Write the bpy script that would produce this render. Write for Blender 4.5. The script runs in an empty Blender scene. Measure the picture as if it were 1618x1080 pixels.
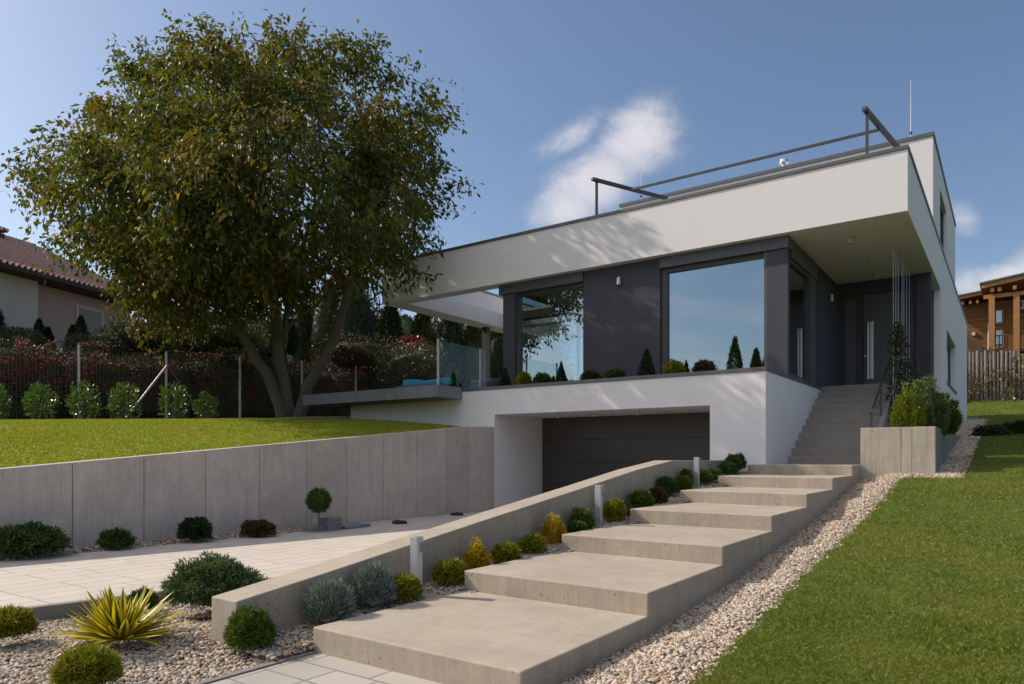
import bpy, math, random
import numpy as np
from mathutils import Vector
random.seed(7)
RNG = np.random.default_rng(11)
scene = bpy.context.scene
COL = scene.collection
R = math.radians

# ------------------------------------------------------------------ camera, sky, sun, exposure
FPX, CX, YH, TH, HC = 1106.7, 809.0, 721.0, R(35.48), 1.533     # focal length in photo pixels, principal column, horizon row, yaw, eye height
cam_d = bpy.data.cameras.new("camera"); cam = bpy.data.objects.new("camera", cam_d); COL.objects.link(cam)
cam.location = (0, 0, HC); cam.rotation_euler = (R(90), 0, TH)
cam_d.sensor_width = 36; cam_d.lens = FPX / 1618 * 36
cam_d.shift_y = (YH - 540) / 1618; cam_d.clip_start = .05; cam_d.clip_end = 3000
scene.camera = cam
SUN_TRAVEL = Vector((.955, .297, -.745)).normalized()              # direction the sunlight travels
SUN_EL = math.asin(-SUN_TRAVEL.z); SUN_AZ = math.atan2(-SUN_TRAVEL.x, -SUN_TRAVEL.y)
sd = bpy.data.lights.new("sun", 'SUN'); so = bpy.data.objects.new("sun", sd); COL.objects.link(so)
sd.energy = 3.6; sd.angle = R(.5); sd.color = (1, .895, .79)
so.rotation_euler = SUN_TRAVEL.to_track_quat('-Z', 'Y').to_euler(); so.location = (-30, -10, 40)
scene.view_settings.view_transform = 'Standard'; scene.view_settings.look = 'None'
scene.view_settings.exposure = 0.42; scene.view_settings.gamma = 1

def ray(u, v):                                                     # photo pixel -> world direction
    a = (u - CX) / FPX; b = -(v - YH) / FPX; s, c = math.sin(TH), math.cos(TH)
    return np.array([a * c - s, a * s + c, b])
def at(u, v, d):                                                   # photo pixel at depth d metres -> world point
    return ray(u, v) * d + np.array([0, 0, HC])

class NT:                                                          # tiny node-tree helper
    def __init__(s, tree): s.t = tree; s.n = tree.nodes; s.l = tree.links
    def node(s, typ, props=None, **ins):
        n = s.n.new(typ)
        for k, v in (props or {}).items(): setattr(n, k, v)
        for k, v in ins.items():
            key = int(k[1:]) if k[0] == 'i' and k[1:].isdigit() else k.replace('_', ' ')
            sock = n.inputs[key]
            if isinstance(v, bpy.types.NodeSocket): s.l.new(v, sock)
            else: sock.default_value = v
        return n
    def math(s, op, a, b=0.0, c=0.0, clamp=False):
        n = s.node('ShaderNodeMath', {'operation': op, 'use_clamp': clamp}, i0=a, i1=b)
        if op in ('MULTIPLY_ADD', 'SMOOTH_MIN'):
            if isinstance(c, bpy.types.NodeSocket): s.l.new(c, n.inputs[2])
            else: n.inputs[2].default_value = c
        return n.outputs[0]
    def noise(s, vec, scale, detail=4, rough=.5, dist=0):
        n = s.node('ShaderNodeTexNoise', None, Vector=vec, Scale=scale, Detail=detail, Roughness=rough, Distortion=dist); return n.outputs[0]
    def ramp(s, fac, stops, interp='LINEAR'):
        n = s.node('ShaderNodeValToRGB', None, Fac=fac); cr = n.color_ramp; cr.interpolation = interp
        while len(cr.elements) < len(stops): cr.elements.new(.5)
        for e, (p, c) in zip(cr.elements, stops): e.position = p; e.color = (c, c, c, 1) if isinstance(c, (int, float)) else (*c, 1)
        return n.outputs[0]
    def mix(s, fac, a, b, blend='MIX'):
        n = s.node('ShaderNodeMix', {'data_type': 'RGBA', 'blend_type': blend})
        for i, v in ((0, fac), (6, a), (7, b)):
            if isinstance(v, bpy.types.NodeSocket): s.l.new(v, n.inputs[i])
            else: n.inputs[i].default_value = v if i == 0 else (*v, 1)
        return n.outputs[2]
    def mapping(s, vec, scale=(1, 1, 1), rot=(0, 0, 0), loc=(0, 0, 0)):
        return s.node('ShaderNodeMapping', None, Vector=vec, Scale=scale, Rotation=rot, Location=loc).outputs[0]
    def bump(s, h, strength=.3, dist=.01):
        return s.node('ShaderNodeBump', None, Height=h, Strength=strength, Distance=dist).outputs[0]

world = bpy.data.worlds.new("World"); scene.world = world; world.use_nodes = True
W = NT(world.node_tree); W.n.clear()
sky = W.node('ShaderNodeTexSky', {'sky_type': 'NISHITA', 'sun_disc': False, 'sun_elevation': SUN_EL, 'sun_rotation': SUN_AZ,
                                  'altitude': 200, 'air_density': 1.0, 'dust_density': 1.6, 'ozone_density': 2.2})
tc = W.node('ShaderNodeTexCoord').outputs['Generated']
sep = W.node('ShaderNodeSeparateXYZ', None, Vector=tc).outputs
az = W.math('ARCTAN2', sep[0], sep[1]); el = W.math('ARCSINE', sep[2])
dens = None
for (u, v, su, sv, rot, k) in [(1005, 222, 60, 54, .4, 1.05), (945, 282, 88, 50, .38, .95), (890, 325, 75, 40, .2, .9), (905, 215, 60, 26, .4, .6), (20, 400, 420, 70, .05, .34),
                               (1600, 446, 95, 26, 0, 1.25), (1690, 430, 120, 45, 0, 1.2), (1525, 352, 30, 34, .8, .75), (1440, 172, 22, 14, .3, .42),
                               (742, 118, 16, 9, 0, .35), (1850, 330, 160, 60, .2, 1.0), (600, 395, 160, 12, .1, .35)]:
    d = ray(u, v); a0 = math.atan2(d[0], d[1]); h = math.hypot(d[0], d[1]); e0 = math.atan2(d[2], h)
    sa, se = su / FPX / (h * h), sv / FPX / (1 + d[2] ** 2)
    da = W.math('SUBTRACT', az, a0); de = W.math('SUBTRACT', el, e0); cr_, sr_ = math.cos(rot), math.sin(rot)
    p = W.math('ADD', W.math('MULTIPLY', da, cr_ / sa), W.math('MULTIPLY', de, sr_ / sa))
    q = W.math('ADD', W.math('MULTIPLY', da, -sr_ / se), W.math('MULTIPLY', de, cr_ / se))
    r2 = W.math('ADD', W.math('MULTIPLY', p, p), W.math('MULTIPLY', q, q))
    g = W.math('MULTIPLY', W.math('EXPONENT', W.math('MULTIPLY', r2, -.8)), k)
    dens = g if dens is None else W.math('MAXIMUM', dens, g)
n1 = W.noise(W.mapping(tc, (1, 1, 1.3)), 10, 13, .64, .35); n2 = W.noise(W.mapping(tc, (1, 1, 2.2)), 2.6, 7, .6, .4)
back = W.math('MULTIPLY', W.node('ShaderNodeMapRange', None, Value=W.math('ADD', sep[1], W.math('MULTIPLY', sep[0], .3)), i1=.1, i2=-.5, i3=0.0, i4=1.0).outputs[0],
              W.node('ShaderNodeMapRange', {'interpolation_type': 'SMOOTHSTEP'}, Value=n2, i1=.47, i2=.68, i3=0.0, i4=.6).outputs[0])
cl = W.math('ADD', dens, W.math('MULTIPLY', W.math('SUBTRACT', n1, .5), 1.7))
cl = W.node('ShaderNodeMapRange', {'interpolation_type': 'SMOOTHSTEP'}, Value=cl, i1=.16, i2=1.1, i3=0.0, i4=.66).outputs[0]
cl = W.math('MULTIPLY', cl, W.math('MULTIPLY', dens, 2.0, clamp=True))
cl = W.math('MAXIMUM', cl, back)
hz = W.node('ShaderNodeHueSaturation', None, Saturation=1.0, Value=.97, Color=sky.outputs[0]).outputs[0]
ccol = W.ramp(n2, [(.3, (5.2, 5.0, 5.3)), (.7, (8.6, 7.9, 7.7))])
skycol = W.mix(cl, hz, ccol)
side = W.node('ShaderNodeVectorMath', {'operation': 'DOT_PRODUCT'}, i0=tc, i1=Vector((-.20, -.80, .55)).normalized()[:]).outputs['Value']     # added bright cloud bank, unseen behind the camera, to lift the shaded faces
side = W.node('ShaderNodeMapRange', {'interpolation_type': 'SMOOTHSTEP'}, Value=side, i1=.30, i2=.85, i3=0.0, i4=1.0).outputs[0]
side = W.math('MULTIPLY', side, W.math('ADD', .45, W.math('MULTIPLY', n2, .8)))
side = W.math('MULTIPLY', side, W.node('ShaderNodeMapRange', {'interpolation_type': 'SMOOTHSTEP'}, Value=sep[2], i1=.40, i2=.62, i3=0.0, i4=1.15).outputs[0])
skycol = W.mix(side, skycol, (8.4, 8.0, 8.6))
bg = W.node('ShaderNodeBackground', None, Color=skycol, Strength=.10)
W.l.new(bg.outputs[0], W.node('ShaderNodeOutputWorld').inputs[0])

# ------------------------------------------------------------------ materials
M = {}
def newmat(name):
    m = bpy.data.materials.new(name); m.use_nodes = True; t = NT(m.node_tree); t.n.clear(); M[name] = m
    return m, t
def finish(t, color, rough=.7, bump=None, metal=0.0, spec=.5, **kw):
    b = t.node('ShaderNodeBsdfPrincipled', None, Roughness=rough, Metallic=metal)
    b.inputs['Specular IOR Level'].default_value = spec
    if isinstance(color, bpy.types.NodeSocket): t.l.new(color, b.inputs['Base Color'])
    else: b.inputs['Base Color'].default_value = (*color, 1)
    if bump is not None: t.l.new(bump, b.inputs['Normal'])
    for k, v in kw.items():
        if isinstance(v, bpy.types.NodeSocket): t.l.new(v, b.inputs[k.replace('_', ' ')])
        else: b.inputs[k.replace('_', ' ')].default_value = v
    t.l.new(b.outputs[0], t.node('ShaderNodeOutputMaterial').inputs[0]); return b
def objc(t): return t.node('ShaderNodeTexCoord').outputs['Object']
def simple(name, col, rough=.6, metal=0.0, var=.15, nscale=6, bscale=80, bstr=.15, spec=.5):
    m, t = newmat(name); o = objc(t); n = t.noise(o, nscale, 5, .6)
    c = t.mix(n, tuple(x * (1 - var) for x in col), tuple(min(1, x * (1 + var)) for x in col))
    finish(t, c, rough, t.bump(t.noise(o, bscale, 3), bstr, .004), metal, spec); return m
def stucco(name, col, dirt=.08):
    m, t = newmat(name); o = objc(t)
    big = t.noise(o, .8, 5, .6); st = t.noise(t.mapping(o, (3, 3, .35)), 2, 4, .6)
    c = t.mix(t.math('MULTIPLY', big, st), tuple(x * (1 - dirt) for x in col), col)
    drip = t.noise(t.mapping(o, (14, 14, .25)), 1.2, 6, .7); c = t.mix(t.ramp(drip, [(.56, 0.0), (.80, .26)]), c, tuple(x * .72 for x in col))
    c = t.mix(t.ramp(t.noise(o, 26, 4, .7), [(.35, .10), (.6, 0.0)]), c, tuple(x * .8 for x in col))
    g = t.noise(o, 130, 3, .7); g2 = t.noise(o, 14, 3, .6)
    finish(t, c, .88, t.bump(t.math('ADD', g, t.math('MULTIPLY', g2, 1.2)), .5, .0045), 0, .2); return m
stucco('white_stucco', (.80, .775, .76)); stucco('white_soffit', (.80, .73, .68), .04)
stucco('graphite_stucco', (.098, .096, .113), .3); stucco('inner_plaster', (.55, .55, .54), .05)
simple('graphite_trim', (.088, .088, .097), .45, .0, .12, 3, 60, .05)
simple('dark_frame', (.045, .042, .042), .4, .0, .1, 4, 60, .04)
simple('zinc_cap', (.14, .135, .13), .42, .5, .2, 2, 30, .08)
simple('black_metal', (.075, .070, .066), .42, .3, .15, 4, 60, .05)
simple('bollard_metal', (.48, .48, .50), .38, .55, .08, 5, 90, .04)
simple('steel', (.55, .55, .55), .28, .9, .08, 5, 60, .04)
simple('galvanised', (.50, .51, .51), .5, .5, .15, 12, 60, .08)
simple('wire', (.055, .065, .06), .5, .2, .2, 4, 60, 0)
simple('rubber', (.02, .02, .02), .8, 0, .3, 6, 60, .1)
simple('blue_cloth', (.03, .24, .36), .85, 0, .2, 8, 200, .2)
simple('grey_rattan', (.09, .09, .095), .7, 0, .2, 8, 150, .4)
simple('lamp_lens', (.8, .76, .66), .4, 0, .05, 4, 60, 0)
simple('white_plastic', (.6, .6, .6), .4, 0, .08, 4, 60, .03)
simple('black_rock', (.03, .03, .032), .7, 0, .3, 14, 60, .5)
simple('dirt', (.10, .075, .05), .95, 0, .4, 18, 60, .8)

def concrete(name, base, pits=1.0, streak=1.0, vary=.05, rough=.8):
    m, t = newmat(name); o = objc(t)
    big = t.noise(o, 1.3, 6, .62, .3); mid = t.noise(o, 7, 5, .65); fine = t.noise(o, 90, 3, .6)
    st = t.noise(t.mapping(o, (9, 9, .6)), 1.6, 5, .6); st2 = t.noise(t.mapping(o, (34, 34, 1.1)), 1.0, 3, .5)
    geo = t.node('ShaderNodeNewGeometry'); nz = t.node('ShaderNodeSeparateXYZ', None, Vector=geo.outputs['Normal']).outputs[2]
    vert = t.math('SUBTRACT', 1, t.math('ABSOLUTE', nz), clamp=True)
    a = tuple(x * .74 for x in base); b = tuple(min(1, x * 1.16) for x in base)
    f = t.math('ADD', t.math('MULTIPLY', big, .6), t.math('MULTIPLY', mid, .4))
    c = t.mix(t.ramp(f, [(.3, 0.0), (.72, 1.0)]), a, b)
    warm = t.mix(t.ramp(t.noise(o, 2.6, 4, .6), [(.50, 0.0), (.78, .34)]), c, (base[0] * 1.08, base[1] * .95, base[2] * .74))
    stf = t.ramp(t.math('ADD', t.math('MULTIPLY', st, .6), t.math('MULTIPLY', st2, .4)), [(.35, .58), (.6, 1.0)])
    sm = t.math('MULTIPLY_ADD', t.math('MULTIPLY', vert, streak), t.math('SUBTRACT', stf, 1.0), 1.0)
    c2 = t.mix(1.0, warm, t.node('ShaderNodeCombineColor', None, i0=sm, i1=sm, i2=sm).outputs[0], 'MULTIPLY')
    tone = t.math('MULTIPLY_ADD', t.node('ShaderNodeObjectInfo').outputs['Random'], 2 * vary, 1 - vary)      # each cast piece has its own tone
    c2 = t.mix(1.0, c2, t.node('ShaderNodeCombineColor', None, i0=tone, i1=tone, i2=tone).outputs[0], 'MULTIPLY')
    vo = t.node('ShaderNodeTexVoronoi', None, Vector=o, Scale=17.0); vr = t.node('ShaderNodeTexVoronoi', None, Vector=o, Scale=41.0)
    sel = t.math('GREATER_THAN', t.node('ShaderNodeSeparateColor', None, Color=vo.outputs['Color']).outputs[0], .68)
    p1 = t.math('MULTIPLY', t.math('LESS_THAN', vo.outputs['Distance'], .17), sel)
    sel2 = t.math('GREATER_THAN', t.node('ShaderNodeSeparateColor', None, Color=vr.outputs['Color']).outputs[1], .74)
    p2 = t.math('MULTIPLY', t.math('LESS_THAN', vr.outputs['Distance'], .16), sel2)
    pit = t.math('MULTIPLY', t.math('MULTIPLY', t.math('MAXIMUM', p1, p2), t.math('MAXIMUM', vert, .10)), pits)
    c2 = t.mix(t.ramp(t.noise(o, 38, 5, .75), [(.35, .30), (.62, 0.0)]), c2, tuple(x * .62 for x in base))
    c3 = t.mix(t.math('MULTIPLY', pit, .72), c2, tuple(x * .3 for x in base))
    h = t.math('SUBTRACT', t.math('ADD', t.math('MULTIPLY', fine, .25), t.math('MULTIPLY', mid, .5)), t.math('MULTIPLY', pit, 1.5))
    finish(t, c3, rough, t.bump(h, .45, .006), 0, .35); return m
concrete('step_concrete', (.42, .36, .28), 1.0, .38); concrete('wall_concrete', (.58, .50, .43), .7, .42, .08)
concrete('pale_concrete', (.50, .445, .36), 1.3, .6); concrete('stair_concrete', (.33, .305, .265), .3, .15)
concrete('slab_concrete', (.22, .225, .23), .2, .3); concrete('kerb_concrete', (.22, .205, .175), .4, .5)

def paving(name, base, w, h, rot, joint=.012, contrast=.12):
    m, t = newmat(name); o = t.mapping(objc(t), (1, 1, 1), (0, 0, rot))
    br = t.node('ShaderNodeTexBrick', {'offset': .37, 'offset_frequency': 1, 'squash': 1.6, 'squash_frequency': 3}, Vector=o, Scale=1.0,
                Mortar_Size=joint, Mortar_Smooth=.2, Brick_Width=w, Row_Height=h, Bias=0.0)
    br.inputs['Color1'].default_value = (*[x * (1 - contrast) for x in base], 1); br.inputs['Color2'].default_value = (*[x * (1 + contrast) for x in base], 1)
    br.inputs['Mortar'].default_value = (*[x * .32 for x in base], 1)
    n = t.noise(o, 2, 6, .65); fn = t.noise(o, 160, 3, .6)
    c = t.mix(t.ramp(n, [(.3, .0), (.75, .38)]), br.outputs[0], tuple(x * .72 for x in base))
    c = t.mix(t.math('MULTIPLY', fn, .3), c, tuple(x * 1.15 for x in base))
    c = t.mix(t.ramp(t.noise(o, .55, 5, .7, .6), [(.50, 0.0), (.72, .30)]), c, tuple(x * .66 for x in base))
    finish(t, c, .85, t.bump(t.math('ADD', t.math('MULTIPLY', br.outputs[1], -1.0), t.math('MULTIPLY', fn, .2)), .5, .006), 0, .3); return m
paving('driveway_pavers', (.54, .485, .415), .62, .31, R(88), .009, .05)
paving('path_pavers', (.41, .375, .325), .42, .28, R(0), .010, .09)
paving('terrace_tiles', (.25, .25, .25), .6, .6, 0, .006, .05)

def island_ramp(name, stops, rough=.6, trans=0.0, spec=.3, extra=None, bstr=0):
    m, t = newmat(name); g = t.node('ShaderNodeNewGeometry'); o = objc(t)
    c = t.ramp(g.outputs['Random Per Island'], stops)
    if extra: c = t.mix(t.ramp(t.noise(o, extra[0], 3, .5), [(extra[1], 0.0), (extra[1] + .14, 1.0)]), c, extra[2])
    b = t.node('ShaderNodeBsdfPrincipled', None, Roughness=rough); t.l.new(c, b.inputs['Base Color'])
    b.inputs['Specular IOR Level'].default_value = spec
    if bstr: t.l.new(t.bump(t.noise(o, 180, 3), bstr, .003), b.inputs['Normal'])
    out = t.node('ShaderNodeOutputMaterial')
    if trans:
        tr = t.node('ShaderNodeBsdfTranslucent', None, Color=t.mix(1.0, c, (1.0, 1.0, .45), 'MULTIPLY'))
        ms = t.node('ShaderNodeMixShader', None, Fac=trans); t.l.new(b.outputs[0], ms.inputs[1]); t.l.new(tr.outputs[0], ms.inputs[2]); t.l.new(ms.outputs[0], out.inputs[0])
    else: t.l.new(b.outputs[0], out.inputs[0])
    return m
island_ramp('pebbles', [(0, (.36, .31, .25)), (.22, (.54, .47, .36)), (.42, (.28, .235, .18)), (.55, (.47, .35, .215)), (.68, (.62, .55, .45)), (.82, (.30, .26, .22)), (.93, (.42, .23, .10)), (1, (.17, .135, .11))], .7, 0, .3, None, .3)
island_ramp('walnut_leaf', [(0, (.050, .072, .012)), (.5, (.088, .115, .015)), (.84, (.15, .16, .02)), (.93, (.19, .16, .02)), (.975, (.26, .12, .02)), (1, (.42, .26, .03))], .5, .48, .3, (.42, .53, (.17, .12, .02)))
island_ramp('thuja_green', [(0, (.045, .09, .013)), (.5, (.08, .14, .017)), (1, (.15, .20, .025))], .6, .2, .25)
island_ramp('thuja_dark', [(0, (.032, .066, .015)), (.6, (.052, .10, .02)), (1, (.095, .14, .025))], .6, .15, .25)
island_ramp('thuja_gold', [(0, (.13, .15, .012)), (.5, (.22, .22, .015)), (1, (.32, .30, .02))], .6, .25, .25)
island_ramp('planter_thuja', [(0, (.08, .13, .015)), (.5, (.17, .21, .02)), (1, (.30, .31, .03))], .6, .25, .25); island_ramp('planter_juniper', [(0, (.06, .11, .04)), (.5, (.12, .17, .06)), (1, (.22, .26, .10))], .6, .2, .25)
island_ramp('thuja_yellow', [(0, (.30, .20, .01)), (.5, (.48, .32, .012)), (.9, (.60, .42, .02)), (1, (.18, .20, .02))], .6, .25, .25)
island_ramp('bronze_leaf', [(0, (.05, .035, .02)), (.5, (.09, .05, .03)), (1, (.06, .07, .02))], .6, .15, .25)
island_ramp('lavender_leaf', [(0, (.10, .135, .11)), (.5, (.19, .235, .20)), (1, (.30, .34, .30))], .7, .1, .2)
island_ramp('juniper_leaf', [(0, (.05, .09, .03)), (.5, (.09, .14, .05)), (1, (.15, .20, .07))], .6, .15, .25)
island_ramp('laurel_leaf', [(0, (.06, .13, .02)), (.5, (.11, .20, .03)), (1, (.17, .27, .04))], .3, .25, .6)
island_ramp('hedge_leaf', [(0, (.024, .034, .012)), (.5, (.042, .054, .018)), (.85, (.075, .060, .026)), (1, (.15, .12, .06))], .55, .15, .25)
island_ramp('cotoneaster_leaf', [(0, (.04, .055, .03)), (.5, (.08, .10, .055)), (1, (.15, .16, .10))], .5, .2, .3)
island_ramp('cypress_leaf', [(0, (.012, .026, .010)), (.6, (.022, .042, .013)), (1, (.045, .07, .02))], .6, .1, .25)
island_ramp('red_berries', [(0, (.16, .012, .006)), (.6, (.27, .025, .010)), (1, (.40, .06, .015))], .4, 0, .5)
island_ramp('vine_leaf', [(0, (.05, .05, .02)), (.4, (.12, .09, .03)), (.75, (.10, .11, .03)), (.9, (.45, .30, .03)), (1, (.62, .42, .04))], .6, .2, .3)
island_ramp('twig', [(0, (.07, .05, .035)), (.5, (.13, .10, .075)), (1, (.20, .16, .12))], .8)
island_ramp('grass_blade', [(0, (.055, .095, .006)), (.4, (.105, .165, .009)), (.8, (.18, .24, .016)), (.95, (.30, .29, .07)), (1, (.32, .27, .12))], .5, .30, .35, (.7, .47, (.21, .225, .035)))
island_ramp('sunny_grass_blade', [(0, (.20, .26, .018)), (.5, (.29, .345, .025)), (.9, (.38, .41, .045)), (1, (.50, .42, .15))], .55, .35, .25, (.9, .48, (.36, .36, .04)))  # lit copy of the lawn grass: sunlight is put into the blade colour
island_ramp('sword_green', [(0, (.045, .085, .02)), (1, (.09, .13, .035))], .4, .2, .4)
island_ramp('sword_yellow', [(0, (.58, .46, .015)), (.7, (.78, .62, .03)), (1, (.70, .60, .16))], .4, .25, .4)
island_ramp('dead_leaf', [(0, (.20, .08, .03)), (1, (.34, .15, .05))], .7, .1)

def soil(name, a, b, scale, bd=.02):
    m, t = newmat(name); o = objc(t); n = t.noise(o, scale, 6, .65); n2 = t.noise(o, scale * 9, 3, .6)
    c = t.mix(t.math('ADD', t.math('MULTIPLY', n, .6), t.math('MULTIPLY', n2, .4)), a, b)
    finish(t, c, .95, t.bump(n2, .8, bd), 0, .1); return m
soil('turf_soil', (.05, .07, .012), (.12, .15, .025), 1.2); soil('sunny_turf_soil', (.15, .20, .014), (.30, .33, .035), 1.2)  # sunny_turf_soil: sunlit brightness of the upper lawn put into the soil colour
soil('far_ground', (.05, .06, .02), (.10, .11, .04), .2); soil('hill_soil', (.03, .04, .015), (.06, .06, .03), .6)
def gravel_sheet():
    m, t = newmat('gravel_sheet'); o = objc(t); v = t.node('ShaderNodeTexVoronoi', None, Vector=o, Scale=34.0)
    f = t.node('ShaderNodeSeparateColor', None, Color=v.outputs['Color']).outputs[0]
    c = t.ramp(f, [(0, (.28, .26, .24)), (.3, (.46, .41, .34)), (.6, (.30, .24, .17)), (.8, (.50, .47, .42)), (1, (.2, .17, .14))])
    c = t.mix(t.ramp(v.outputs['Distance'], [(.35, 0.0), (.75, .85)]), c, (.06, .05, .04))
    finish(t, c, .85, t.bump(t.math('MULTIPLY', v.outputs['Distance'], -1.0), 1.0, .015), 0, .3)
gravel_sheet()
def bark():
    m, t = newmat('walnut_bark'); o = objc(t); n = t.noise(t.mapping(o, (7, 7, 1.6)), 3, 6, .7, .6); b = t.noise(o, 1.4, 4)
    c = t.mix(n, (.07, .06, .045), (.24, .21, .17)); c = t.mix(t.ramp(b, [(.45, 0.0), (.7, .5)]), c, (.12, .125, .08))
    finish(t, c, .9, t.bump(n, .9, .03), 0, .2)
bark()
def glass(name, refl, tint, see=True):
    m, t = newmat(name); o = objc(t)
    lw = t.node('ShaderNodeFresnel', None, IOR=1.5).outputs[0]
    fac = t.math('ADD', t.math('MULTIPLY', lw, .10 if refl < .1 else 1.0), refl, clamp=True)
    gl = t.node('ShaderNodeBsdfGlossy', None, Roughness=0.0, Color=(.86, .93, .97, 1), Normal=t.bump(t.noise(o, .55, 1), .05 if refl > .1 else 0.0, .02))
    tr = t.node('ShaderNodeBsdfTransparent', None, Color=(*tint, 1))
    ms = t.node('ShaderNodeMixShader', None, Fac=fac); t.l.new(tr.outputs[0], ms.inputs[1]); t.l.new(gl.outputs[0], ms.inputs[2])
    t.l.new(ms.outputs[0], t.node('ShaderNodeOutputMaterial').inputs[0])
glass('window_glass', .33, (.66, .74, .74)); glass('rail_glass', .02, (.90, .94, .93)); glass('door_glass', .12, (.5, .55, .55))
def planks():
    m, t = newmat('larch_planks'); o = objc(t); z = t.node('ShaderNodeSeparateXYZ', None, Vector=o).outputs[2]
    f = t.math('FRACT', t.math('MULTIPLY', z, 5.2)); row = t.math('FLOOR', t.math('MULTIPLY', z, 5.2))
    rn = t.node('ShaderNodeTexWhiteNoise', {'noise_dimensions': '1D'}, W=row).outputs[0]
    n = t.noise(t.mapping(o, (.7, .7, 9)), 2.2, 5, .6)
    c = t.mix(t.math('ADD', t.math('MULTIPLY', rn, .35), t.math('MULTIPLY', n, .6)), (.12, .045, .012), (.40, .19, .055))
    c = t.mix(t.math('LESS_THAN', f, .12), c, (.03, .012, .005))
    finish(t, c, .6, t.bump(f, .6, .03), 0, .3)
planks()
simple('larch_beam', (.36, .17, .05), .6, 0, .3, 2, 60, .2); simple('larch_dark', (.10, .05, .02), .7, 0, .3, 3, 60, .2)
simple('inner_floor', (.42, .36, .30), .35, 0, .1, 2, 60, .05); simple('roof_felt', (.13, .14, .15), .7, 0, .15, 3, 60, .1)
simple('grey_wood', (.19, .17, .15), .9, 0, .35, 5, 40, .6); simple('pink_render', (.66, .49, .43), .9, 0, .08, 1, 120, .2, .2)
simple('beige_render', (.80, .71, .63), .9, 0, .08, 1, 120, .2, .2); simple('brown_fascia', (.055, .03, .022), .6, 0, .15, 3, 60, .1)
simple('shutter', (.42, .40, .33), .7, 0, .05, 3, 60, .1)
simple('roof_tile', (.52, .30, .225), .42, 0, .5, 4, 60, .3)

# ------------------------------------------------------------------ object helpers
def tag(o, label=None, cat=None, group=None, kind=None):
    if label: o['label'] = label
    if cat: o['category'] = cat
    if group: o['group'] = group
    if kind: o['kind'] = kind
    return o
ORG = {}
# The house and the terrain left of and behind it are scaled up about the camera position, unchanged in the image
EYE_SCALE, EYE_OFFSET = 1.134, -.2054
SCALED = [False]
def scale_eye(p): return Vector((p[0] * EYE_SCALE, p[1] * EYE_SCALE, p[2] * EYE_SCALE + EYE_OFFSET)) if SCALED[0] else Vector(p)
def empty(name, loc, label=None, cat=None, group=None):
    loc = scale_eye(loc)
    o = bpy.data.objects.new(name, None); COL.objects.link(o); o.location = loc; o.empty_display_size = .1
    ORG[o.name] = Vector(loc); return tag(o, label, cat, group)
def link(me, name, mat, parent=None, org=None):
    """verts of `me` are in world space; they are moved to the thing's own origin"""
    if parent is not None: org = ORG[parent.name]
    elif org is None: org = Vector((0, 0, 0))
    else: org = scale_eye(org)
    org = Vector(org)
    co = np.empty(len(me.vertices) * 3, np.float32); me.vertices.foreach_get('co', co)
    co = co.reshape(-1, 3)
    if SCALED[0]: co = co * EYE_SCALE + np.array([0, 0, EYE_OFFSET], np.float32)
    co = (co - np.array(org, np.float32)).ravel(); me.vertices.foreach_set('co', co)
    for m in (mat if isinstance(mat, (list, tuple)) else [mat]): me.materials.append(M[m])
    o = bpy.data.objects.new(name, me); COL.objects.link(o)
    if parent is not None: o.parent = parent
    else: o.location = org
    ORG[o.name] = org; return o
def npmesh(name, V, F, smooth=False, mi=None):
    """V (n,3) array, F (m,k) index array"""
    V = np.asarray(V, np.float32); F = np.asarray(F, np.int32); me = bpy.data.meshes.new(name)
    me.vertices.add(len(V)); me.vertices.foreach_set('co', V.ravel()); k = F.shape[1]
    me.loops.add(F.size); me.loops.foreach_set('vertex_index', F.ravel()); me.polygons.add(len(F))
    me.polygons.foreach_set('loop_start', np.arange(0, F.size, k, dtype=np.int32)); me.polygons.foreach_set('loop_total', np.full(len(F), k, np.int32))
    if mi is not None: me.polygons.foreach_set('material_index', np.asarray(mi, np.int32))
    me.polygons.foreach_set('use_smooth', np.full(len(F), smooth)); me.update(calc_edges=True); me.validate(); return me
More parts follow.
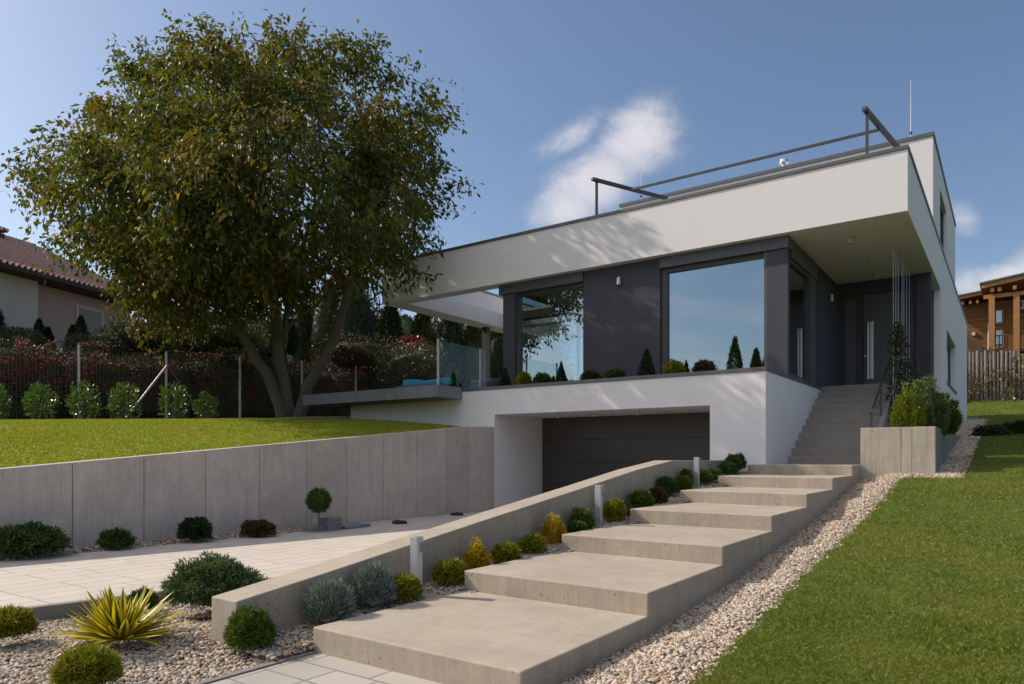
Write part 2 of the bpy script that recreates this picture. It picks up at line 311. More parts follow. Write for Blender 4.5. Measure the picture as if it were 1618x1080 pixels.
class MB:
    def __init__(s): s.v = []; s.f = []; s.sm = []
    def add(s, vs, fs, smooth=False):
        b = len(s.v); s.v += [tuple(map(float, v)) for v in vs]; s.f += [tuple(i + b for i in f) for f in fs]; s.sm += [smooth] * len(fs); return s
    def box(s, x0, x1, y0, y1, z0, z1):
        x0, x1 = sorted((x0, x1)); y0, y1 = sorted((y0, y1)); z0, z1 = sorted((z0, z1))
        return s.add([(x, y, z) for z in (z0, z1) for x, y in ((x0, y0), (x1, y0), (x1, y1), (x0, y1))],
                     [(3, 2, 1, 0), (4, 5, 6, 7), (0, 1, 5, 4), (1, 2, 6, 5), (2, 3, 7, 6), (3, 0, 4, 7)])
    def hexa(s, bot, top):
        return s.add(list(bot) + list(top), [(3, 2, 1, 0), (4, 5, 6, 7), (0, 1, 5, 4), (1, 2, 6, 5), (2, 3, 7, 6), (3, 0, 4, 7)])
    def bar(s, p, q, w, h, up=(0, 0, 1)):
        p, q = Vector(p), Vector(q); d = (q - p).normalized(); r = d.cross(Vector(up))
        r = (r if r.length > 1e-4 else d.cross(Vector((1, 0, 0)))).normalized(); n = r.cross(d)
        c = [r * (a * w / 2) + n * (b * h / 2) for a, b in ((-1, -1), (1, -1), (1, 1), (-1, 1))]
        return s.hexa([p + k for k in c], [q + k for k in c])
    def tube(s, pts, rad, n=8, cap=True):
        pts = [Vector(p) for p in pts]; rad = [rad] * len(pts) if isinstance(rad, (int, float)) else rad; vs = []; fs = []; ref = Vector((.31, .9, .12))
        for i, p in enumerate(pts):
            d = (pts[min(i + 1, len(pts) - 1)] - pts[max(i - 1, 0)]).normalized(); a = d.cross(ref)
            if a.length < .1: a = d.cross(Vector((1, 0, 0)))
            a.normalize(); b = d.cross(a)
            vs += [p + (a * math.cos(t) + b * math.sin(t)) * rad[i] for t in [2 * math.pi * k / n for k in range(n)]]
        for i in range(len(pts) - 1):
            for k in range(n): fs.append((i * n + k, i * n + (k + 1) % n, (i + 1) * n + (k + 1) % n, (i + 1) * n + k))
        s.add(vs, fs, True)
        if cap: s.add(vs[:n], [tuple(range(n))[::-1]]); s.add(vs[-n:], [tuple(range(n))])
        return s
    def build(s, name, mat, parent=None, org=None, bevel=0, seg=2):
        me = bpy.data.meshes.new(name); me.from_pydata(s.v, [], s.f); me.polygons.foreach_set('use_smooth', s.sm); me.update()
        o = link(me, name, mat, parent, org)
        if bevel:
            b = o.modifiers.new('bevel', 'BEVEL'); b.width = bevel; b.segments = seg; b.limit_method = 'ANGLE'; b.harden_normals = False
        return o
def box(name, mat, parent, *a, bevel=0, org=None): return MB().box(*a).build(name, mat, parent, org, bevel)
def unit(v): return v / np.maximum(np.linalg.norm(v, axis=1, keepdims=True), 1e-9)
def leaf_mesh(P, D, N, L, Wd, fold=.25):
    """folded rhombic leaves: base P, direction D, side from D x N"""
    n = len(P); L = np.broadcast_to(np.asarray(L, float), (n,))[:, None]; Wd = np.broadcast_to(np.asarray(Wd, float), (n,))[:, None]
    D = unit(D); S = unit(np.cross(D, N)); U = np.cross(S, D)
    V = np.stack([P, P + D * L * .5 + S * Wd * .5 + U * Wd * fold, P + D * L, P + D * L * .5 - S * Wd * .5 + U * Wd * fold], 1).reshape(-1, 3)
    return V, np.arange(n * 4).reshape(-1, 4)
def rdir(n): return unit(RNG.normal(size=(n, 3)))
def sm(a, b, x): t = np.clip((x - a) / (b - a), 0, 1); return t * t * (3 - 2 * t)
def vnoise(P, s, seed=0):                                            # cheap smooth pseudo noise -1..1
    P = P * s + seed * 7.31
    return (np.sin(P[:, 0] * 1.7 + 1.3 * np.sin(P[:, 1] * 1.1)) + np.sin(P[:, 1] * 2.1 + 1.7 * np.sin(P[:, 2] * 1.3 + 1)) + np.sin(P[:, 2] * 1.9 + 1.5 * np.sin(P[:, 0] * 1.2 + 2))) / 3
GI = None
def ico(sub):
    import bmesh
    bm = bmesh.new(); bmesh.ops.create_icosphere(bm, subdivisions=sub, radius=1); v = np.array([x.co[:] for x in bm.verts]); f = np.array([[q.index for q in x.verts] for x in bm.faces]); bm.free(); return v, f

# ------------------------------------------------------------------ heights of the ground
def z_edge(x): return .13 * np.clip((x + 2.45) / .55, 0, 1)
def z_east(y): return np.interp(y, [-10, 3.5, 5.5, 7.3, 11.1, 15.6, 24, 42, 52.2, 68, 102], [-.1, .0, .03, .14, .50, 1.08, 1.98, 3.25, 4.95, 6.8, 10])
def z_strip(y): return np.interp(y, [3.2, 4.97, 8.6, 12.4, 15.5], [.05, .17, .56, .97, 1.26])
def wall_x(y): return -10.3 - .066 * (13.7 - y)                      # garden face of the high retaining wall
def z_wall(y): return np.minimum(2.26, 1.37 + .0945 * (np.asarray(y, float) - 3.64))
def z_fence(y): return np.interp(y, [-10, 6.5, 10.7, 13.1, 15.5, 26, 40], [1.7, 2.36, 2.55, 2.66, 2.8, 3.2, 3.6])
def z_west(x, y):
    s = np.clip((wall_x(y) - .25 - x) / (20 + wall_x(y)), 0, 1); a = np.minimum(z_wall(y) - .04, 2.2)
    return a + (z_fence(y) - a) * (1 - (1 - s) ** 2.4)
def sheet(name, xs, ys, fz, mat, kind='structure', jit=0.0):
    X, Y = np.meshgrid(xs, ys) if not callable(xs) else (np.array([xs(y) for y in ys]), np.repeat(np.array(ys)[:, None], len(xs(ys[0])), 1))
    Z = fz(X, Y); nx = X.shape[1]; V = np.stack([X, Y, Z], -1).reshape(-1, 3)
    if jit: V[:, 2] += jit * vnoise(V, 1.3)
    i = np.arange(X.shape[0] - 1)[:, None] * nx + np.arange(nx - 1)[None]; i = i.ravel()
    o = link(npmesh(name, V, np.stack([i, i + 1, i + nx + 1, i + nx], 1), True), name, mat); return tag(o, kind=kind)
lin = np.linspace
STEP_Y0, TREAD, RISE = 3.576, 1.87, .195
def grass_edge(y): return .012 * math.sin(y * 7) + .01 * math.sin(y * 17) + np.interp(y, [-10, 4.15, 5.6, 7.6, 10, 14.1, 14.9, 15.1, 15.16], [-1.3, -1.59, -1.68, -1.77, -1.71, -1.69, -1.72, -1.5, -.74]) if y < 15.2 else np.interp(y, [15.2, 24.5, 26, 43], [-.78, -.70, -.85, -1.0])
sheet('ground', lin(-500, 500, 21), lin(-500, 700, 25), lambda x, y: -.6 + 0 * x, 'far_ground')
sheet('lawn', lambda y: np.concatenate([[grass_edge(y)], grass_edge(y) + np.array([.3, .8, 1.5, 2.5, 4, 6, 9, 14, 22, 34])]), np.concatenate([lin(-6, 15, 60), lin(15.02, 15.3, 12), lin(15.5, 51.3, 60)]),
      lambda x, y: z_east(y) + z_edge(x) + .05 * sm(1, 8, x), 'turf_soil')
sheet('hill', lin(-45, 120, 30), lin(51.0, 170, 30), lambda x, y: z_east(y) + z_edge(x) - .12, 'hill_soil')
sheet('back_lawn', lin(-45, -.99, 12), lin(42.0, 51.2, 8), lambda x, y: z_east(y) + z_edge(x) - .01, 'turf_soil')
SCALED[0] = True
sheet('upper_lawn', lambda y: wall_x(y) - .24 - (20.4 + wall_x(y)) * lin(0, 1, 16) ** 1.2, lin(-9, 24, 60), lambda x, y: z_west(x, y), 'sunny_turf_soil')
sheet('hillside', lin(-120, -20.35, 30), lin(-40, 140, 40), lambda x, y: z_fence(np.clip(y, -10, 40)) - .03 + .10 * (-20.35 - x) + .02 * np.clip(y - 20, 0, 200), 'hill_soil')
sheet('driveway', lambda y: np.array([wall_x(y) + np.interp(y, [-6, 8.2, 9.2, 14], [.75, .62, .03, .0]), -9, -7.5, np.interp(y, [-6, 2.43, 4.6, 10.2, 10.6], [-8.62, -6.9, -6.42, -4.75, -4.68])]), lin(-6, 16.2, 60), lambda x, y: .225 + 0 * x, 'driveway_pavers')
SCALED[0] = False
sheet('path', lin(-4.41, -2.2, 4), lin(-3, 3.62, 6), lambda x, y: .0 + 0 * x, 'path_pavers')
# gravel beds
zb = lambda x, y: -.02 + .08 * np.exp(-((x + 5.6) / .5) ** 2) * sm(2.6, 3.4, y) - .055 * sm(-6.3, -7.4, x)
sheet('gravel_bed', lin(-9.8, -4.46, 40), lin(-3, 3.6, 30), lambda x, y: zb(x, y) - .01, 'gravel_sheet')
sheet('gravel_bed', lin(-8.6, -5.29, 20), lin(3.6, 12, 20), lambda x, y: .06 - .03 * sm(4, 6, y) - .10 * sm(-5.8, -6.8, x), 'gravel_sheet')
sheet('gravel_bed', lin(-4.96, -4.3, 6), lin(3.6, 15.56, 50), lambda x, y: z_strip(y) - .015, 'gravel_sheet')
sheet('gravel_bed', lambda y: np.concatenate([lin(-2.6, grass_edge(y) + .04, 8)]), np.concatenate([lin(-3, 15, 60), lin(15.05, 15.6, 12)]), lambda x, y: z_east(y) + z_edge(x) - .02, 'gravel_sheet')
sheet('gravel_bed', lin(-1.25, -.62, 6), lin(15.6, 43, 50), lambda x, y: z_east(y) + z_edge(x) - .015, 'gravel_sheet')
sheet('gravel_bed', lin(-2.0, -1.24, 4), lin(24.1, 43, 20), lambda x, y: z_east(y) + z_edge(x) - .015, 'gravel_sheet')
SCALED[0] = True
sheet('gravel_bed', lambda y: np.array([wall_x(y) - .01, wall_x(y) + .8]), lin(-6, 9.3, 20), lambda x, y: .205 + 0 * x, 'gravel_sheet')
sheet('gravel_bed', lin(-20.3, -19.0, 4), lin(-6, 24, 40), lambda x, y: z_west(x, y) + .02, 'dirt')
sheet('gravel_bed', lin(-18.2, -15.3, 8), lin(13.15, 18, 8), lambda x, y: z_west(x, y) + .03, 'gravel_sheet')

SCALED[0] = False

# stones: real pebbles over the beds near the camera
def stones(name, boxes):
    P = []; S = []
    for (x0, x1, y0, y1, fz, dens, size, keep) in boxes:
        n = int((x1 - x0) * (y1 - y0) * dens); p = np.stack([RNG.uniform(x0, x1, n), RNG.uniform(y0, y1, n)], 1)
        k = np.array([keep(a, b) for a, b in p]) if keep else np.ones(n, bool); p = p[k]
        z = np.array([float(fz(a, b)) for a, b in p]) + RNG.uniform(-.006, .012, len(p)); P.append(np.column_stack([p, z])); S.append(np.full(len(p), size))
    P = np.concatenate(P); S = np.concatenate(S); n = len(P)
    near = np.hypot(P[:, 0], P[:, 1]) < 8.2
    V = []; F = []; off = 0
    for msk, sub in ((near, 2), (~near, 1)):
        v0, f0 = ico(sub); q = P[msk]; s = S[msk]; m = len(q)
        if not m: continue
        if sub == 2: v0 = v0 * (1 + .12 * np.sin(v0[:, :1] * 5 + v0[:, 1:2] * 4))
        a = RNG.uniform(0, 6.28, m); tl = RNG.normal(0, .5, (m, 2)); sc = np.column_stack([RNG.uniform(.75, 1.35, m), RNG.uniform(.6, 1.0, m), RNG.uniform(.45, .75, m)]) * (s * RNG.lognormal(0, .22, m) / 2)[:, None]
        v = v0[None] * sc[:, None]; ca, sa = np.cos(a)[:, None], np.sin(a)[:, None]
        x, y, z = v[..., 0], v[..., 1], v[..., 2]; z = z + x * tl[:, :1] * .6; x, y = x * ca - y * sa, x * sa + y * ca
        v = np.stack([x, y, z], -1) + q[:, None]; V.append(v.reshape(-1, 3)); F.append((f0[None] + (np.arange(m) * len(v0))[:, None, None] + off).reshape(-1, 3)); off += m * len(v0)
    o = link(npmesh(name, np.concatenate(V), np.concatenate(F), True), name, 'pebbles'); return tag(o, kind='stuff')
def kerb_x(y): return float(np.interp(y, [-6.8, 2.76, 5.2, 11.6], [-9.68, -7.72, -7.18, -5.29]))
stones('pebble_gravel', [(-9.0, -4.47, -.2, 3.6, zb, 2100, .030, lambda a, b: a > kerb_x(b) + .02),
                         (-7.4, -5.3, 3.6, 9.5, lambda x, y: .07 - .03 * sm(4, 6, y) - .10 * sm(-5.8, -6.8, x), 1300, .032, lambda a, b: a > kerb_x(b) + .02),
                         (-4.96, -4.46, 3.4, 7.5, lambda x, y: z_strip(y) - .006, 2300, .029, None), (-4.96, -4.46, 7.5, 15.4, lambda x, y: z_strip(y) - .006, 1500, .034, None),
                         (-5.3, -4.46, 3.2, 3.65, lambda x, y: .03, 2100, .030, lambda a, b: a > -4.95 or b < 3.25),
                         (-2.49, -1.4, 2.0, 8.5, lambda x, y: z_east(y) + z_edge(x) - .012, 2100, .029, lambda a, b: a < grass_edge(b) + .03 + .03 * math.sin(b * 9)),
                         (-2.49, -1.6, 8.5, 15.6, lambda x, y: z_east(y) + z_edge(x) - .012, 1300, .035, lambda a, b: a < grass_edge(b) + .03 + .03 * math.sin(b * 9)),
                         (-1.18, -.7, 15.15, 24, lambda x, y: z_east(y) + z_edge(x) - .01, 800, .045, None), (-1.9, -.7, 15.05, 15.6, lambda x, y: z_east(y) + z_edge(x) - .01, 1000, .036, None), (-1.81, -.85, 24, 41.9, lambda x, y: z_east(y) + z_edge(x) - .01, 350, .06, None)])
SCALED[0] = True
stones('pebble_gravel', [(-10.9, -9.6, 1.5, 9.2, lambda x, y: .222, 420, .04, lambda a, b: wall_x(b) < a < wall_x(b) + .66),
                         (-18.2, -15.5, 13.2, 17.5, lambda x, y: z_west(x, y) + .04, 200, .06, None)])
SCALED[0] = False
# grass
def grass(name, mat, n, fx, fy, fz, h, w, keep=None, lean=.55):
    x, y = fx(n), fy(n)
    if keep is not None: k = keep(x, y); x, y = x[k], y[k]
    P = np.column_stack([x, y, fz(x, y) - .004]); m = len(P); d = np.hypot(x, y)
    cl = 1 + .18 * vnoise(P, 5.1, 3) + .25 * vnoise(P, .7, 5)
    D = unit(np.column_stack([RNG.normal(0, lean, m) + .12 * vnoise(P, 1.4, 8), RNG.normal(0, lean, m), np.ones(m)])); L = h * RNG.uniform(.55, 1.25, m) * cl * (1 + .02 * d)
    Wd = w * RNG.uniform(.7, 1.3, m) * (1 + .12 * np.maximum(d - 5, 0)); S = unit(np.cross(D, rdir(m))); bend = np.column_stack([D[:, 0], D[:, 1], np.zeros(m)]) * L[:, None] * .5
    V = np.stack([P - S * Wd[:, None] / 2, P + S * Wd[:, None] / 2, P + D * L[:, None] * .6 + S * Wd[:, None] * .35, P + D * L[:, None] + bend], 1).reshape(-1, 3)
    o = link(npmesh(name, V, np.arange(m * 4).reshape(-1, 4), True), name, mat); return tag(o, kind='stuff')
U = RNG.uniform
ge = np.vectorize(grass_edge)
# density falls off with distance: area measure ~ 1/d
def polar(n, d0, d1, a0, a1, p=1.0):
    t = U(0, 1, n); d = (d0 ** p + t * (d1 ** p - d0 ** p)) ** (1 / p); a = U(a0, a1, n); return d * np.sin(a), d * np.cos(a)
px, py = polar(1200000, 2.2, 66, R(-26), R(30), .62)
zl = lambda x, y: z_east(y) + z_edge(x) + .05 * sm(1, 8, x)
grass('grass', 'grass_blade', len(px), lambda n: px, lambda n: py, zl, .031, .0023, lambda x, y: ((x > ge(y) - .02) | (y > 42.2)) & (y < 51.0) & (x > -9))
qx = U(-20.2, -10.5, 380000); qy = U(-1, 20, 380000)
SCALED[0] = True
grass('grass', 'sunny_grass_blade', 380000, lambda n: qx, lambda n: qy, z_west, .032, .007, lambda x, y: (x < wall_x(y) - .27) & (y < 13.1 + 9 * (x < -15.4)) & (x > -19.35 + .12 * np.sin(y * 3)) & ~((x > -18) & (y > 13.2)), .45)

SCALED[0] = False
# ------------------------------------------------------------------ garden steps, walls, kerbs
gs = empty('garden_steps', (-3.48, STEP_Y0, 0), 'seven broad pale concrete garden steps rising towards the entrance stairs', 'steps')
for i in range(7):
    y0 = STEP_Y0 + TREAD * i; y1 = y0 + TREAD if i < 6 else 17.385; z1 = RISE * (i + 1)
    b = MB().box(-4.472, -2.478, y0, y1 - .0005, z1 - .55, z1)
    if i == 6:                                                       # the top slab is notched round the corner of the house
        vs = [(x, y, z) for z in (z1 - .6, z1) for x, y in ((-4.472, y0 - .06), (-2.478, y0 - .06), (-2.478, y1), (-4.322, y1), (-4.322, 15.540), (-4.472, 15.540))]
        b = MB().add(vs, [(5, 4, 3, 2, 1, 0), (6, 7, 8, 9, 10, 11)] + [(q, (q + 1) % 6, (q + 1) % 6 + 6, q + 6) for q in range(6)])
    b.build('step', 'step_concrete', gs, bevel=.012)
SCALED[0] = True
rw = empty('retaining_wall', (-10.7, 9, .2), 'long grey concrete retaining wall with sloping top holding up the left lawn', 'wall')
js = [-6.3, -5.3, -4.3, -3.3, -2.35, -1.4, -.4, .55, 1.5, 2.45, 3.43, 4.5, 5.48, 6.45, 7.42, 8.38, 9.29, 10.21, 11.13, 12.06, 12.82, 13.68]
for a, c in zip(js[:-1], js[1:]):
    a2, c2 = a + .005, c - .005
    b = [(wall_x(a2) - .25, a2, -.2), (wall_x(a2), a2, -.2), (wall_x(c2), c2, -.2), (wall_x(c2) - .25, c2, -.2)]
    za, zc = float(z_wall(a2)), float(z_wall(c2)); MB().hexa(b, [(b[0][0], a2, za), (b[1][0], a2, za), (b[2][0], c2, zc), (b[3][0], c2, zc)]).build('wall_panel', 'wall_concrete', rw, bevel=.006)
b = MB()
for a, c in zip(js[:-1], js[1:]):
    za, zc = float(z_wall(a)) - .012, float(z_wall(c)) - .012
    b.hexa([(wall_x(a) - .24, a, -.2), (wall_x(a) - .012, a, -.2), (wall_x(c) - .012, c, -.2), (wall_x(c) - .24, c, -.2)], [(wall_x(a) - .24, a, za), (wall_x(a) - .012, a, za), (wall_x(c) - .012, c, zc), (wall_x(c) - .24, c, zc)])
b.build('wall_core', 'kerb_concrete', rw)
SCALED[0] = False
lw = empty('retaining_wall', (-5.12, 3.25, 0), 'low concrete wall with sloping top between driveway and garden steps', 'wall')
prof = [(3.22, .395), (4.0, .49), (6.4, .80), (8.7, 1.09), (10.45, 1.32), (11.9, 1.462), (15.538, 1.450)]
vs = []; 
for y, z in prof: vs += [(-5.30, y, -.2), (-4.95, y, -.2), (-4.95, y, z), (-5.30, y, z)]
fs = [(0, 1, 2, 3)] + [tuple(4 * i + k for k in q) for i in range(len(prof) - 1) for q in ((1, 5, 6, 2), (2, 6, 7, 3), (3, 7, 4, 0))] + [tuple(4 * (len(prof) - 1) + k for k in (3, 2, 1, 0))]
MB().add(vs, fs).build('wall_body', 'step_concrete', lw, bevel=.010)
SCALED[0] = True
b = MB()
pts = [(-8.60, -3), (-8.10, 0), (-6.90, 2.43), (-6.42, 4.6), (-5.33, 10)]
kb = [(-8.62, -6), (-6.90, 2.43), (-6.42, 4.60), (-4.75, 10.2)]
for (xa, ya), (xb, yb) in zip(kb[:-1], kb[1:]): b.hexa([(xa, ya, -.2), (xa + .09, ya, -.2), (xb + .09, yb, -.2), (xb, yb, -.2)], [(xa, ya, .245), (xa + .09, ya, .245), (xb + .09, yb, .245), (xb, yb, .245)])
tag(b.build('kerb', 'kerb_concrete', None, (-7, 3, .1), .006), 'low concrete kerb edging the driveway beside the pebble bed', 'kerb')
SCALED[0] = False
tag(box('kerb', 'kerb_concrete', None, -4.47, -4.415, -3, 3.57, -.1, .012, bevel=.004, org=(-4.45, 1, 0)), 'thin flush edging strip between pebble bed and paved path', 'edging')
# planter block right of the stairs
pl = empty('concrete_planter', (-1.83, 15.6, 1.1), 'pale concrete planter box with board marks, planted with conifers, right of the stairs', 'planter')
MB().box(-2.478, -2.478 + .72, 15.60, 15.78, .7, 2.11).build('front_panel', 'pale_concrete', pl, bevel=.008)
MB().box(-2.478 + .727, -2.478 + .905, 15.60, 15.78, .7, 2.11).build('front_panel', 'pale_concrete', pl, bevel=.006)
MB().box(-2.478 + .912, -1.18, 15.60, 15.78, .7, 2.11).build('front_panel', 'pale_concrete', pl, bevel=.008)
MB().box(-1.36, -1.18, 15.785, 24.2, .9, 2.108).build('side_panel', 'kerb_concrete', pl, bevel=.008)
MB().box(-2.46, -1.37, 15.79, 22.7, .9, 2.0).build('soil', 'dirt', pl)
MB().box(-2.19, -1.37, 22.8, 24.0, .9, 2.02).build('soil', 'gravel_sheet', pl)
box('drain_gap', 'black_rock', pl, -1.26, -1.172, 15.594, 15.70, 1.0, 1.2)
SCALED[0] = True
# entrance stairs
ZL, SY, ST, SR = 1.365, 15.34, .3142, .172
es = empty('entrance_stairs', (-3.0, SY, ZL), 'narrow flight of eleven grey concrete stairs up to the front door', 'stairs')
for k in range(11):
    y0 = SY + ST * k; y1 = y0 + ST + .02 if k < 10 else 20.62; z1 = ZL + SR * (k + 1)
    MB().box(-3.815, -2.30, y0, y1, z1 - SR - .02, z1).build('stair' if k < 10 else 'landing', 'stair_concrete', es, bevel=.006)
b = MB()
vs = [(x, y, z) for x in (-2.296, -2.20) for y, z in ((15.80, 1.0), (20.6, 1.0), (20.6, 3.25), (18.5, 3.25), (15.80, 1.78))]
b.add(vs, [(0, 1, 2, 3, 4), (9, 8, 7, 6, 5), (0, 5, 6, 1), (1, 6, 7, 2), (2, 7, 8, 3), (3, 8, 9, 4), (4, 9, 5, 0)]).build('side_wall', 'stair_concrete', es)
hr = empty('handrail', (-2.30, 15.7, 1.7), 'flat dark metal handrail on two posts beside the stairs', 'handrail')
b = MB().bar((-2.30, 15.70, 2.40), (-2.30, 16.95, 3.04), .045, .018).bar((-2.30, 16.95, 3.04), (-2.30, 18.55, 3.84), .045, .018); b.build('rail', 'black_metal', hr)
box('post', 'black_metal', hr, -2.32, -2.28, 15.71, 15.74, 1.4, 2.40); box('post', 'black_metal', hr, -2.32, -2.28, 16.98, 17.01, 1.9, 3.05); box('post', 'black_metal', hr, -2.32, -2.28, 18.52, 18.55, 3.0, 3.84)

# ------------------------------------------------------------------ the house
H = empty('house', (-8, 20, 1.3), 'large modern white and graphite house with flat roof and cantilevered terrace', 'house')
WS = 'white_stucco'
b = MB().box(-15.47, -10.3, 13.71, 14.05, .0, 3.172).box(-10.3, -4.91, 13.71, 14.05, 2.56, 3.172).box(-4.91, -3.82, 13.71, 14.05, 0, 3.172)
b.box(-4.12, -3.82, 14.05, 18.47, .6, 3.172).box(-15.47, -15.2, 14.05, 22, .5, 3.172)
b.build('lower_wall', WS, H)
MB().box(-10.6, -10.3, 14.05, 15.95, 0, 2.56).box(-4.91, -4.6, 14.05, 15.95, 0, 2.56).box(-10.6, -4.6, 14.05, 15.95, 2.56, 2.8).build('garage_surround', WS, H)
simple('door_metal', (.070, .060, .054), .38, .1, .1, 2, 40, .05)
gd = MB().box(-10.3, -4.91, 15.87, 15.97, .1, 2.558).build('garage_door', 'door_metal', H)
zz = .22
for hgt in (.585,) * 4: box('door_panel', 'door_metal', gd, -10.29, -4.92, 15.848, 15.87, zz + .004, zz + hgt - .006, bevel=.006); zz += hgt
for (x, y) in ((-8.95, 14.45), (-7.95, 14.5), (-6.85, 14.5)):
    MB().tube([(x, y, 2.559), (x, y, 2.47)], .045, 14).build('ceiling_lamp', 'galvanised', H)
# ledge rim, terrace floor
MB().box(-11.3, -3.805, 13.69, 13.98, 3.174, 3.25).box(-4.13, -3.805, 13.98, 18.45, 3.174, 3.25).build('ledge_cap', 'zinc_cap', H, bevel=.004)
MB().box(-11.28, -4.13, 13.98, 15.40, 2.9, 3.13).build('ledge_bed', 'dirt', H)
MB().box(-15.2, -11.3, 14.05, 21.5, 3.0, 3.17).build('terrace_floor', 'terrace_tiles', H)
xs = [-16.4, -15.62, -14.2, -13.05, -11.98, -11.3]
for a, c in zip(xs[:-1], xs[1:]): MB().box(a, c - .006, 12.75, 13.69, 2.98, 3.275).build('terrace_edge_slab', 'slab_concrete', H, bevel=.005)
MB().box(-16.4, -15.48, 13.7, 21.5, 2.98, 3.27).build('terrace_edge_slab', 'slab_concrete', H, bevel=.005)
# graphite walls of the main floor
G = 'graphite_stucco'; YW = 15.42; XS = -3.84
for q in ((-11.29, -10.90, YW, YW + .3, 3.1, 5.94), (-8.77, -6.72, YW, YW + .3, 3.1, 6.2), (-4.28, XS, YW, YW + .14, 3.1, 5.94)): box('graphite_wall', G, H, *q)
for q in ((-11.40, -8.775, YW - .05, YW + .3, 5.945, 6.197), (-6.715, XS + .02, YW - .05, YW + .3, 5.945, 6.197), (XS - .26, XS + .02, YW + .301, 18.1, 5.80, 6.197)): box('header', 'graphite_trim', H, *q)
MB().box(XS - .3, XS, 18.12, 20.6, 3.2, 6.197).build('graphite_wall', G, H)
MB().box(XS, -3.22, 20.6, 20.85, 3.2, 6.197).box(-3.22, -2.2, 20.6, 20.85, 5.86, 6.197).box(-2.2, -1.9, 20.6, 20.85, 3.2, 6.197).box(-1.98, -1.66, 20.56, 20.8, 2.0, 6.197).build('graphite_wall', G, H)
def window(x0, x1, y, z0, z1, fw=.07, left=None, right=None, lite=None):
    l = left or fw; r = right or fw
    f = MB().box(x0, x0 + l, y, y + .12, z0, z1).box(x1 - r, x1, y, y + .12, z0, z1).box(x0 + l, x1 - r, y, y + .12, z1 - fw * 1.4, z1).box(x0 + l, x1 - r, y, y + .12, z0, z0 + fw)
    w = f.build('window', 'dark_frame', H, bevel=.004)
    box('pane', 'window_glass', w, x0 + l - .002, x1 - r + .002, y + .07, y + .085, z0 + fw - .002, z1 - fw * 1.4 + .002); return w
w1 = window(-10.90, -8.775, YW + .06, 3.16, 5.94, .07, .13, .05)
w2 = window(-6.715, -4.28, YW + .06, 3.16, 5.94, .07, .15, .05)
box('side_trim', 'graphite_trim', w2, -4.335, -4.282, YW + .01, YW + .06, 3.16, 5.94)
f = MB().box(XS - .12, XS - .02, 15.56, 15.66, 3.25, 5.80).box(XS - .12, XS - .02, 17.36, 17.5, 3.25, 5.80).box(XS - .12, XS - .02, 15.66, 17.36, 5.70, 5.80).box(XS - .12, XS - .02, 15.66, 17.36, 3.25, 3.32).build('window', 'dark_frame', H)
box('pane', 'window_glass', f, XS - .09, XS - .075, 15.65, 17.37, 3.31, 5.71)
box('frame_panel', 'graphite_trim', H, XS - .12, XS - .01, 17.5, 18.12, 3.25, 5.80)
dr = MB().box(-3.205, -2.215, 20.63, 20.7, 3.262, 5.845).build('front_door', 'graphite_trim', H, bevel=.004)
box('handle', 'steel', dr, -3.10, -3.065, 20.55, 20.58, 3.58, 5.10, bevel=.004); box('glass_slot', 'lamp_lens', dr, -3.05, -2.985, 20.618, 20.632, 3.60, 5.10); box('handle_edge', 'steel', dr, -2.985, -2.965, 20.60, 20.63, 3.58, 5.12)
MB().tube([(-3.16, 20.635, 4.2), (-3.16, 20.60, 4.2)], .02, 12).build('keyhole', 'steel', dr)
box('side_panel', 'graphite_trim', H, -3.66, -3.40, 20.588, 20.6, 3.27, 5.72, bevel=.003)
# right side wall with strip window and square window
XR = -1.6
b = MB().box(-1.9, XR, 22.8, 25.1, .8, 6.2).box(-1.9, XR, 29.3, 37.0, 1, 6.2).box(-1.9, XR, 25.1, 29.3, 1, 3.78).box(-1.9, XR, 25.1, 29.3, 5.42, 6.2).box(-15, -1.9, 36.7, 37.0, 2, 6.2).box(-11.4, -11.1, 23.4, 36.7, 3.2, 6.2)
b.build('side_wall', WS, H)
f = MB().box(-11.36, -11.28, 15.73, 15.83, 3.2, 6.19).box(-11.36, -11.28, 19.5, 19.6, 3.2, 6.19).box(-11.36, -11.28, 23.3, 23.4, 3.2, 6.19).box(-11.36, -11.28, 15.83, 23.3, 6.09, 6.19).build('window', 'dark_frame', H)
box('pane', 'rail_glass', f, -11.33, -11.32, 15.82, 23.31, 3.2, 6.1)
sw = MB().box(-1.86, -1.76, 20.62, 20.70, 2.0, 6.197).box(-1.86, -1.76, 22.70, 22.8, 2.0, 6.197).box(-1.86, -1.76, 20.7, 22.7, 6.1, 6.197).build('window', 'graphite_trim', H); box('pane', 'window_glass', sw, -1.80, -1.79, 20.69, 22.71, 2.0, 6.12)
sw = MB().box(-1.86, -1.76, 25.1, 25.2, 3.78, 5.42).box(-1.86, -1.76, 29.2, 29.3, 3.78, 5.42).box(-1.86, -1.76, 25.2, 29.2, 5.32, 5.42).box(-1.86, -1.76, 27.2, 27.3, 3.78, 5.32).box(-1.86, -1.76, 25.2, 29.2, 3.78, 3.86).build('window', 'dark_frame', H)
box('pane', 'window_glass', sw, -1.80, -1.79, 25.19, 29.21, 3.85, 5.33); box('sill', 'zinc_cap', sw, -1.85, XR + .05, 25.05, 29.4, 3.75, 3.785)
